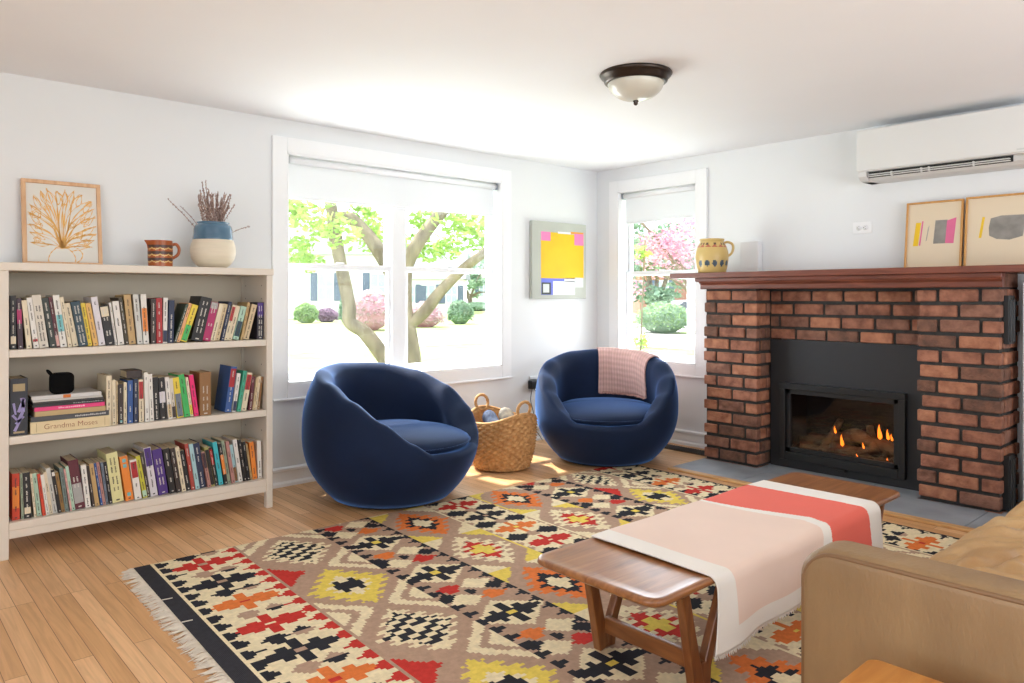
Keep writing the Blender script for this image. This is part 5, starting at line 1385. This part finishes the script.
# ================================================================ OUTSIDE
GZ = -.5
LAWN = pm('lawn_grass', '#86985a', .95, col2='#a4b27a', scale=1.2, bump=.4, bscale=20, detail=6)
b = B()
n = 40
b.grid(lambda i, j: Vector((lerp(.3, 110, i / n) if True else 0, lerp(-40, 110, j / n), GZ)), n + 1, n + 1)
b.grid(lambda i, j: Vector((lerp(-45, .3, i / n), lerp(.3, 110, j / n), GZ)), n + 1, n + 1)
struct('lawn', b, LAWN)
PAVE = pm('pale_concrete', '#c9c5bd', .9, .06, 3)
b = B()
def strip(p0, p1, w, z):
    p0, p1 = Vector(p0), Vector(p1); d = (p1 - p0).normalized(); nn = Vector((-d.y, d.x, 0)) * w / 2
    b.bm.faces.new([b.bm.verts.new(q + Vector((0, 0, z))) for q in (p0 - nn, p1 - nn, p1 + nn, p0 + nn)])
strip((-30, 19, GZ), (60, 19.0, GZ), 7.5, .01)
o = struct('street', b, PAVE)
b = B(); strip((17.5, -35, GZ), (17.5, 15.2, GZ), 7, .012); struct('road', b, PAVE)
b = B(); strip((-4, 15.2, GZ), (-2.6, 6.0, GZ), 3, .014); struct('driveway', b, PAVE)

BARKT = pm('grey_brown_bark', '#655a4f', .95, col2='#9b8d7a', scale=7, bump=1, bscale=16, stretch=(1, 1, .35), detail=6)
def leaves(b, clusters, count, size, rng, mis=2, drop=0):
    for _ in range(count):
        c, r = rng.choice(clusters); d = Vector((rng.gauss(0, 1), rng.gauss(0, 1), rng.gauss(0, 1))).normalized() * r * rng.random() ** .4
        p = Vector(c) + Vector((d.x, d.y, d.z * .8)); a = Vector((rng.uniform(-1, 1), rng.uniform(-1, 1), rng.uniform(-.5, .5))).normalized(); q = a.orthogonal().normalized(); q.rotate(Matrix.Rotation(rng.uniform(0, 6.28), 3, a))
        s = size * rng.uniform(.6, 1.3); v = [b.bm.verts.new(p + x) for x in (-a * s, q * s * .5, a * s, -q * s * .5)]
        f = b.bm.faces.new(v); f.material_index = rng.randrange(mis)
def ray(px, py, dist):
    """a point dist metres ahead of the camera position used for measuring, along the direction of a feature in the photograph"""
    A = math.radians(47.88); fw = Vector((math.cos(A), math.sin(A), 0)); r = Vector((math.sin(A), -math.cos(A), 0))
    return Vector(CAM) + (fw + r * ((px - 512) / 742) + Vector((0, 0, 1)) * ((295.5 - py) / 742)) * dist
def ground(px, dist, py=300): p = ray(px, py, dist); p.z = GZ; return p
# the many-stemmed tree just outside the big window
tr = thing('tree', 'forked grey-barked tree with pale green leaves just outside the big window', 'tree', ground(400, 9.3)[:])
def limb(pts, r0, r1, D, name='limb'):
    P = catmull(pts, 6); b = B(); m = len(P); rs = [lerp(r0, r1, k / (m - 1)) * (1 + .12 * noise.noise(P[k] * 3)) for k in range(m)]
    b.tube(P, rs, 12); return b.build(name, BARKT, tr)
D = 9.3
base = ground(398, D); base.z = GZ - .02
limb([base, ray(412, 372, D), ray(411, 345, D), ray(407, 322, D), ray(404, 295, D), ray(407, 265, D), ray(420, 240, D), ray(440, 214, D + .2), ray(462, 190, D + .4), ray(490, 150, D + .8)], .115, .07, D, 'trunk')
limb([ray(409, 325, D), ray(424, 312, D), ray(440, 292, D), ray(462, 270, D), ray(486, 252, D - .1), ray(530, 225, D - .3)], .085, .05, D)
limb([base + Vector((-.05, .05, 0)), ray(392, 374, D + .1), ray(380, 352, D + .1), ray(364, 332, D + .1), ray(350, 322, D + .1), ray(349, 305, D + .1), ray(342, 270, D + .2), ray(335, 235, D + .3), ray(331, 205, D + .4), ray(322, 160, D + .8)], .10, .075, D)
limb([ray(334, 218, D + .3), ray(350, 218, D + .2), ray(366, 233, D + .1), ray(382, 256, D), ray(400, 290, D + .05)], .07, .10, D)
rng = random.Random(21); cl_ = []
for _ in range(60):
    q = ray(rng.uniform(240, 560), rng.uniform(60, 232), D + rng.uniform(-1.6, 2.4)); cl_.append((q, rng.uniform(.25, .5)))
for px, py in ((296, 215), (300, 245), (310, 262), (296, 255), (318, 225), (362, 212), (372, 240), (425, 218), (432, 250), (470, 222), (478, 238), (455, 225), (448, 248), (415, 245)): cl_.append((ray(px, py, D + rng.uniform(.2, 1.4)), .22))
b = B(); leaves(b, cl_, 7000, .055, rng); b.build('foliage', [leaf_mat('spring_leaf', '#7fa64a', '#a3c46a'), leaf_mat('spring_leaf_light', '#95b85a', '#b5cf7c')], tr, recalc=False)

def bush(name, label, px, py_base, w_px, h_px, mats, dist, group=None, count=2600, size=.05):
    c = ground(px, dist); r = w_px * dist / 742 / 2; h = h_px * dist / 742
    root = thing(name, label, 'shrub', c[:], 0, group); rng = random.Random(int(px)); b = B()
    for _ in range(count):
        d = Vector((rng.gauss(0, 1), rng.gauss(0, 1), rng.gauss(0, 1))).normalized(); d.z = abs(d.z) * 1.0 - (.35 if rng.random() < .3 else 0)
        k = rng.uniform(.82, 1.03) * (1 + .12 * noise.noise(d * 2.5 + c)); p = c + Vector((d.x * r * k, d.y * r * k, h * .36 + d.z * h * .62 * k)); p.z = max(p.z, GZ + .03)
        a = Vector((rng.uniform(-1, 1), rng.uniform(-1, 1), rng.uniform(-1, 1))).normalized(); q = a.orthogonal().normalized(); s = size * rng.uniform(.6, 1.3)
        f = b.bm.faces.new([b.bm.verts.new(p + x) for x in (-a * s, q * s * .55, a * s, -q * s * .55)]); f.material_index = rng.randrange(len(mats))
    b.sphere((c.x, c.y, GZ + h * .42), 1, 3, 0, .15, (r * .86, r * .86, h * .46))
    b.build('foliage', mats, root, recalc=False)
    b = B(); b.tube([(c.x, c.y, GZ), (c.x, c.y, GZ + h * .4)], r * .12, 8); b.build('stem', BARKT, root); return root
GM = [leaf_mat('green_shrub_leaf', '#7fa65a', '#a5c57a', .3), leaf_mat('green_shrub_leaf_dark', '#5f8a4c', '#8fb068', .3)]
GM2 = [leaf_mat('blue_green_leaf', '#7d9c80', '#a3bfa0', .3), leaf_mat('blue_green_leaf_dark', '#5f8064', '#86a584', .3)]
PM_ = [leaf_mat('plum_leaf', '#8a6a84', '#a98aa4', .3), leaf_mat('plum_leaf_dark', '#6f5068', '#8d6f88', .3)]
PK = [leaf_mat('pink_blossom', '#c77f9a', '#dba2b6', .4), leaf_mat('pink_blossom_pale', '#d79db2', '#e6bccb', .4), leaf_mat('mauve_leaf', '#a06f88', '#b98ca2', .4)]
PK2 = [leaf_mat('pale_pink_blossom', '#d8a9b8', '#e6c3ce', .4), leaf_mat('paler_pink_blossom', '#dfbcc7', '#ecd5dc', .4), leaf_mat('grey_green_leaf', '#a3a895', '#b9bca8', .4)]
def bd(py): return 1.62 * 742 / (py - 295.5)
bush('shrub', 'round light green shrub in front of the white house, left pane of the big window', 306, 323, 24, 20, GM, bd(323), size=.09)
bush('shrub', 'low plum coloured shrub beside the round green one', 327, 322, 22, 14, PM_, bd(322), size=.08)
bush('shrub', 'loose green shrub behind the leaning trunk', 347, 322, 16, 30, GM2, bd(324), size=.1)
bush('shrub', 'pale pink blossoming shrub in the middle of the big window', 372, 330, 44, 42, PK2, bd(330), size=.07, count=3800)
bush('shrub', 'pink and grey-green shrub in the right pane behind the fork', 426, 327, 36, 26, PK2, bd(327), size=.07)
bush('shrub', 'round grey-green shrub beside the pink one in the right pane', 460, 325, 26, 24, GM2, bd(324), size=.07)
bush('shrub', 'clipped low hedge in front of the far house at the right pane edge', 478, 311, 40, 9, GM2, bd(311), size=.09)
bush('shrub', 'large rounded green shrub on the lawn outside the small window', 664, 333, 56, 31, GM2 + GM[:1], bd(333), size=.055, count=6000)
# small hydrangea-like bushes by the far house
bush('shrub', 'yellow-green shrub below the far gabled house', 426, 305, 22, 17, GM, bd(310), size=.08)

# trees seen through the small window and behind the houses
def blossom_tree(name, label, px, dist, spread, hts, mats, count, trunk_r=.11, size=.06, cat='tree'):
    c = ground(px, dist); root = thing(name, label, cat, c[:]); rng = random.Random(int(px * 3)); cl = []
    b = B(); b.tube(catmull([c, c + Vector((.05, .05, hts[0] * .6)), c + Vector((-.05, .1, hts[0] + .3))], 5), trunk_r, 10); b.build('trunk', BARKT, root)
    for k in range(9):
        a = rng.uniform(0, 6.28); e = c + Vector((math.cos(a) * spread * rng.uniform(.4, .9), math.sin(a) * spread * rng.uniform(.4, .9), rng.uniform(*hts)))
        b = B(); s0 = c + Vector((0, 0, hts[0] * rng.uniform(.5, 1))); b.tube(catmull([s0, s0.lerp(e, .5) + Vector((0, 0, .25)), e], 5), [trunk_r * .45] * 6 + [trunk_r * .3] * 4 + [trunk_r * .15], 7); b.build('branch', BARKT, root)
    for k in range(40):
        a = rng.uniform(0, 6.28); rr = spread * rng.random() ** .5; cl.append((c + Vector((math.cos(a) * rr, math.sin(a) * rr, rng.uniform(*hts))), spread * .22))
    b = B(); leaves(b, cl, count, size, rng, len(mats)); b.build('blossom' if mats is PK else 'foliage', mats, root, recalc=False); return root
blossom_tree('blossom_tree', 'pink blossoming tree filling the upper sash of the small window', 706, 22, 3.0, (1.9, 4.8), PK, 6500, .12, .075)
blossom_tree('tree', 'dark green conifer-like tree behind the gabled far house', 470, 80, 3.0, (1.5, 6.2), GM2, 2500, .25, .2)
blossom_tree('tree', 'tall green tree behind the far house beyond the small window', 655, 46, 3, (1, 6), GM2, 2500, .3, .25)
b = B(); rng = random.Random(2); c = ground(640, 12)
cl_ = [(ray(641, rng.uniform(245, 345), 12), .16) for _ in range(4)]
sap = thing('sapling', 'young light green sapling at the left edge of the small window', 'tree', c[:])
b.tube(catmull([c, c + Vector((.02, 0, .8)), ray(645, 240, 12)], 5), .015, 6); b.build('stem', BARKT, sap)
b = B(); leaves(b, cl_, 130, .05, rng); b.build('foliage', [leaf_mat('sapling_leaf', '#a9c65a', '#c8dc7c'), GM[0]], sap, recalc=False)

# houses across the street
SIDING = pm('white_clapboard', '#e4e5e4', .7, .02, 3); ROOFM = pm('grey_shingle_roof', '#8d929c', .9, .1, 8); SHUT = pm('slate_blue_shutter', '#5f6c82', .6); HGL = pm('house_window_glass', '#aab8c4', .15); BRK = pm('tan_red_brick_house', '#a8786a', .9, .12, 14)
def house(label, px0, px1, dist, wall_h, roof_h, wins, siding, gable=False, depth=7):
    p0, p1 = ground(px0, dist), ground(px1, dist); d = (p1 - p0); L = d.length; ang = math.atan2(d.y, d.x)
    root = thing('house', label, 'house', p0[:], ang); b = B(); b.box((0, 0, 0), (L, depth, wall_h)); 
    for k in range(int(wall_h / .22)): b.box((-.01, -.02, k * .22), (L + .01, 0, k * .22 + .03))
    b.build('wall', siding, root, world=False)
    b = B(); o = .35
    if gable: b.prism([(-o, wall_h - .1), (L / 2, wall_h + roof_h), (L + o, wall_h - .1)], -o, depth + o, lambda p, d: Vector((p[0], d, p[1])))
    else: b.prism([(-o, wall_h - .1), (depth / 2, wall_h + roof_h), (depth + o, wall_h - .1)], -o, L + o, lambda p, d: Vector((d, p[0], p[1])))
    b.build('roof', ROOFM, root, world=False)
    for (u, z, w, h) in wins:
        x = u * L; b = B(); b.box((x - w / 2 - .08, -.06, z - .08), (x + w / 2 + .08, -.02, z)); b.box((x - w / 2 - .08, -.06, z + h), (x + w / 2 + .08, -.02, z + h + .1))
        for q in (-w / 2 - .08, w / 2, -.025): b.box((x + q, -.06, z), (x + q + (.05 if q == -.025 else .08), -.02, z + h))
        b.box((x - w / 2, -.055, z + h / 2 - .025), (x + w / 2, -.02, z + h / 2 + .025)); f = b.build('window', SIDING, root, world=False)
        b = B(); b.box((x - w / 2, -.035, z), (x + w / 2, -.022, z + h)); b.build('pane', HGL, f, world=False)
        for s in (-1, 1): b = B(); b.box((x + s * (w / 2 + .35) - .24, -.07, z - .1), (x + s * (w / 2 + .35) + .24, -.02, z + h + .1), .01, 1); b.build('shutter', SHUT, root, world=False)
DH = 52
house('white clapboard house with slate blue shutters seen through the left pane', 276, 392, DH, 4.6, 2.2, [(.43, 1.35, .95, 1.75), (.88, 1.35, .95, 1.75)], SIDING)
house('white house with steep grey roof seen between the forks of the tree', 404, 462, DH + 14, 3.2, 3.0, [(.18, 1.0, .9, 1.4), (.42, 1.0, 1.1, 1.5), (.82, 1.0, .9, 1.4)], SIDING, False)
house('pale far house at the right edge of the big window', 468, 520, DH + 34, 4.2, 2.4, [(.3, 1.6, .9, 1.5)], SIDING)
house('reddish brick house beyond the small window', 640, 740, 66, 4.5, 2.4, [(.22, 1.2, 1, 1.7), (.6, 1.2, 1, 1.7)], BRK)

# parked car outside the small window
car = thing('car', 'pale parked car behind the round shrub outside the small window', 'car', ground(688, 40)[:], math.radians(-35))
CARP = pm('silver_lilac_car_paint', '#b9bac8', .3, .03, 3, coat=.6); CARG = pm('dark_car_glass', '#4a5058', .1)
prof = [(-2.1, .3), (-2.15, .62), (-1.9, .82), (-1.2, .9), (-.6, 1.36), (.75, 1.4), (1.35, .98), (2.0, .9), (2.15, .7), (2.12, .3)]
b = B(); b.prism(prof, -.82, .82, lambda p, d: Vector((p[0], d, p[1])), bev=.09, seg=3); b.build('body', CARP, car, world=False, auto=.7)
b = B()
for s in (-.825, .825): b.prism([(-1.0, .93), (-.55, 1.29), (.05, 1.31), (.05, .93)], s - .01, s + .01, lambda p, d: Vector((p[0], d, p[1]))); b.prism([(.12, .93), (.12, 1.31), (.7, 1.32), (1.15, .95)], s - .01, s + .01, lambda p, d: Vector((p[0], d, p[1])))
b.build('side_window', CARG, car, world=False)
for x in (-1.35, 1.35):
    for s in (-.8, .8):
        b = B(); b.lathe([(0, -.1), (.3, -.1), (.33, -.07), (.33, .07), (.3, .1), (0, .1)], 20, M=Matrix.Translation((x, s * .96, .33)) @ Matrix.Rotation(PI / 2, 4, 'X'), cap=False); b.build('wheel', BLACK, car, world=False)

# ================================================================ LIGHT
w = bpy.data.worlds.new('World'); S.world = w; w.use_nodes = True; nt = w.node_tree; nt.nodes.clear()
wo = nt.nodes.new('ShaderNodeOutputWorld'); bg = nt.nodes.new('ShaderNodeBackground'); nt.links.new(bg.outputs[0], wo.inputs[0])
bg.inputs[0].default_value = (.86, .93, 1, 1); bg.inputs[1].default_value = 3.4
def sun(direction, strength, angle, color):
    l = bpy.data.lights.new('Sun', 'SUN'); l.energy = strength; l.angle = math.radians(angle); l.color = color
    o = bpy.data.objects.new('Sun', l); COL.objects.link(o); o.rotation_euler = Vector(direction).to_track_quat('Z', 'Y').to_euler(); return o
sun((-.02, .47, .88), 10.5, 1.2, (1, .93, .82))
def area(name, loc, aim, sx, sy, power, color=(1, 1, 1)):
    l = bpy.data.lights.new(name, 'AREA'); l.shape = 'RECTANGLE'; l.size = sx; l.size_y = sy; l.energy = power; l.color = color
    o = bpy.data.objects.new(name, l); COL.objects.link(o); o.location = loc; o.rotation_euler = (Vector(loc) - Vector(aim)).to_track_quat('Z', 'Y').to_euler(); return o
# fill lamps added at the made-up rear openings, and boosters outside both windows
area('fill_front', (-2.5, YF + .02, 1.2), (-1.6, 0, 1.75), 3.7, 1.6, 60, (.96, .98, 1))
area('fill_left', (XL + .02, -3.8, 1.2), (0, -3.8, 1.2), 3.1, 1.6, 12, (.97, .985, 1))
area('window_boost', (-1.92, .24, 1.0), (-2.2, -2.2, 1.75), 1.6, .8, 50, (.96, .98, 1))
area('window_boost', (.24, -.61, 1.0), (-2.2, -1.2, 1.75), .7, .8, 16, (.96, .98, 1))
l = bpy.data.lights.new('fire_glow', 'POINT'); l.energy = .3; l.color = (1, .5, .2); l.shadow_soft_size = .05; o = bpy.data.objects.new('fire_glow', l); COL.objects.link(o); o.location = (-.12, -2.27, .27)

# ================================================================ CAMERA
cam = bpy.data.cameras.new('Camera'); co = bpy.data.objects.new('Camera', cam); COL.objects.link(co); S.camera = co
cam.sensor_fit = 'HORIZONTAL'; cam.sensor_width = 36; cam.lens = 36 * 742 / 1024; cam.shift_y = -(341.5 - 295.5) / 1024; cam.clip_start = .05; cam.clip_end = 500
A = math.radians(47.88); co.location = CAM; co.rotation_euler = (PI / 2, 0, A - PI / 2)
S.view_settings.view_transform = 'Standard'; S.view_settings.look = 'None'; S.view_settings.exposure = .08; S.view_settings.gamma = 1; S.view_settings.use_curve_mapping = False
S.cycles.use_denoising = True; S.cycles.max_bounces = 10; S.cycles.diffuse_bounces = 6; S.cycles.transparent_max_bounces = 16; S.cycles.sample_clamp_indirect = 6; S.cycles.caustics_reflective = False; S.cycles.caustics_refractive = False
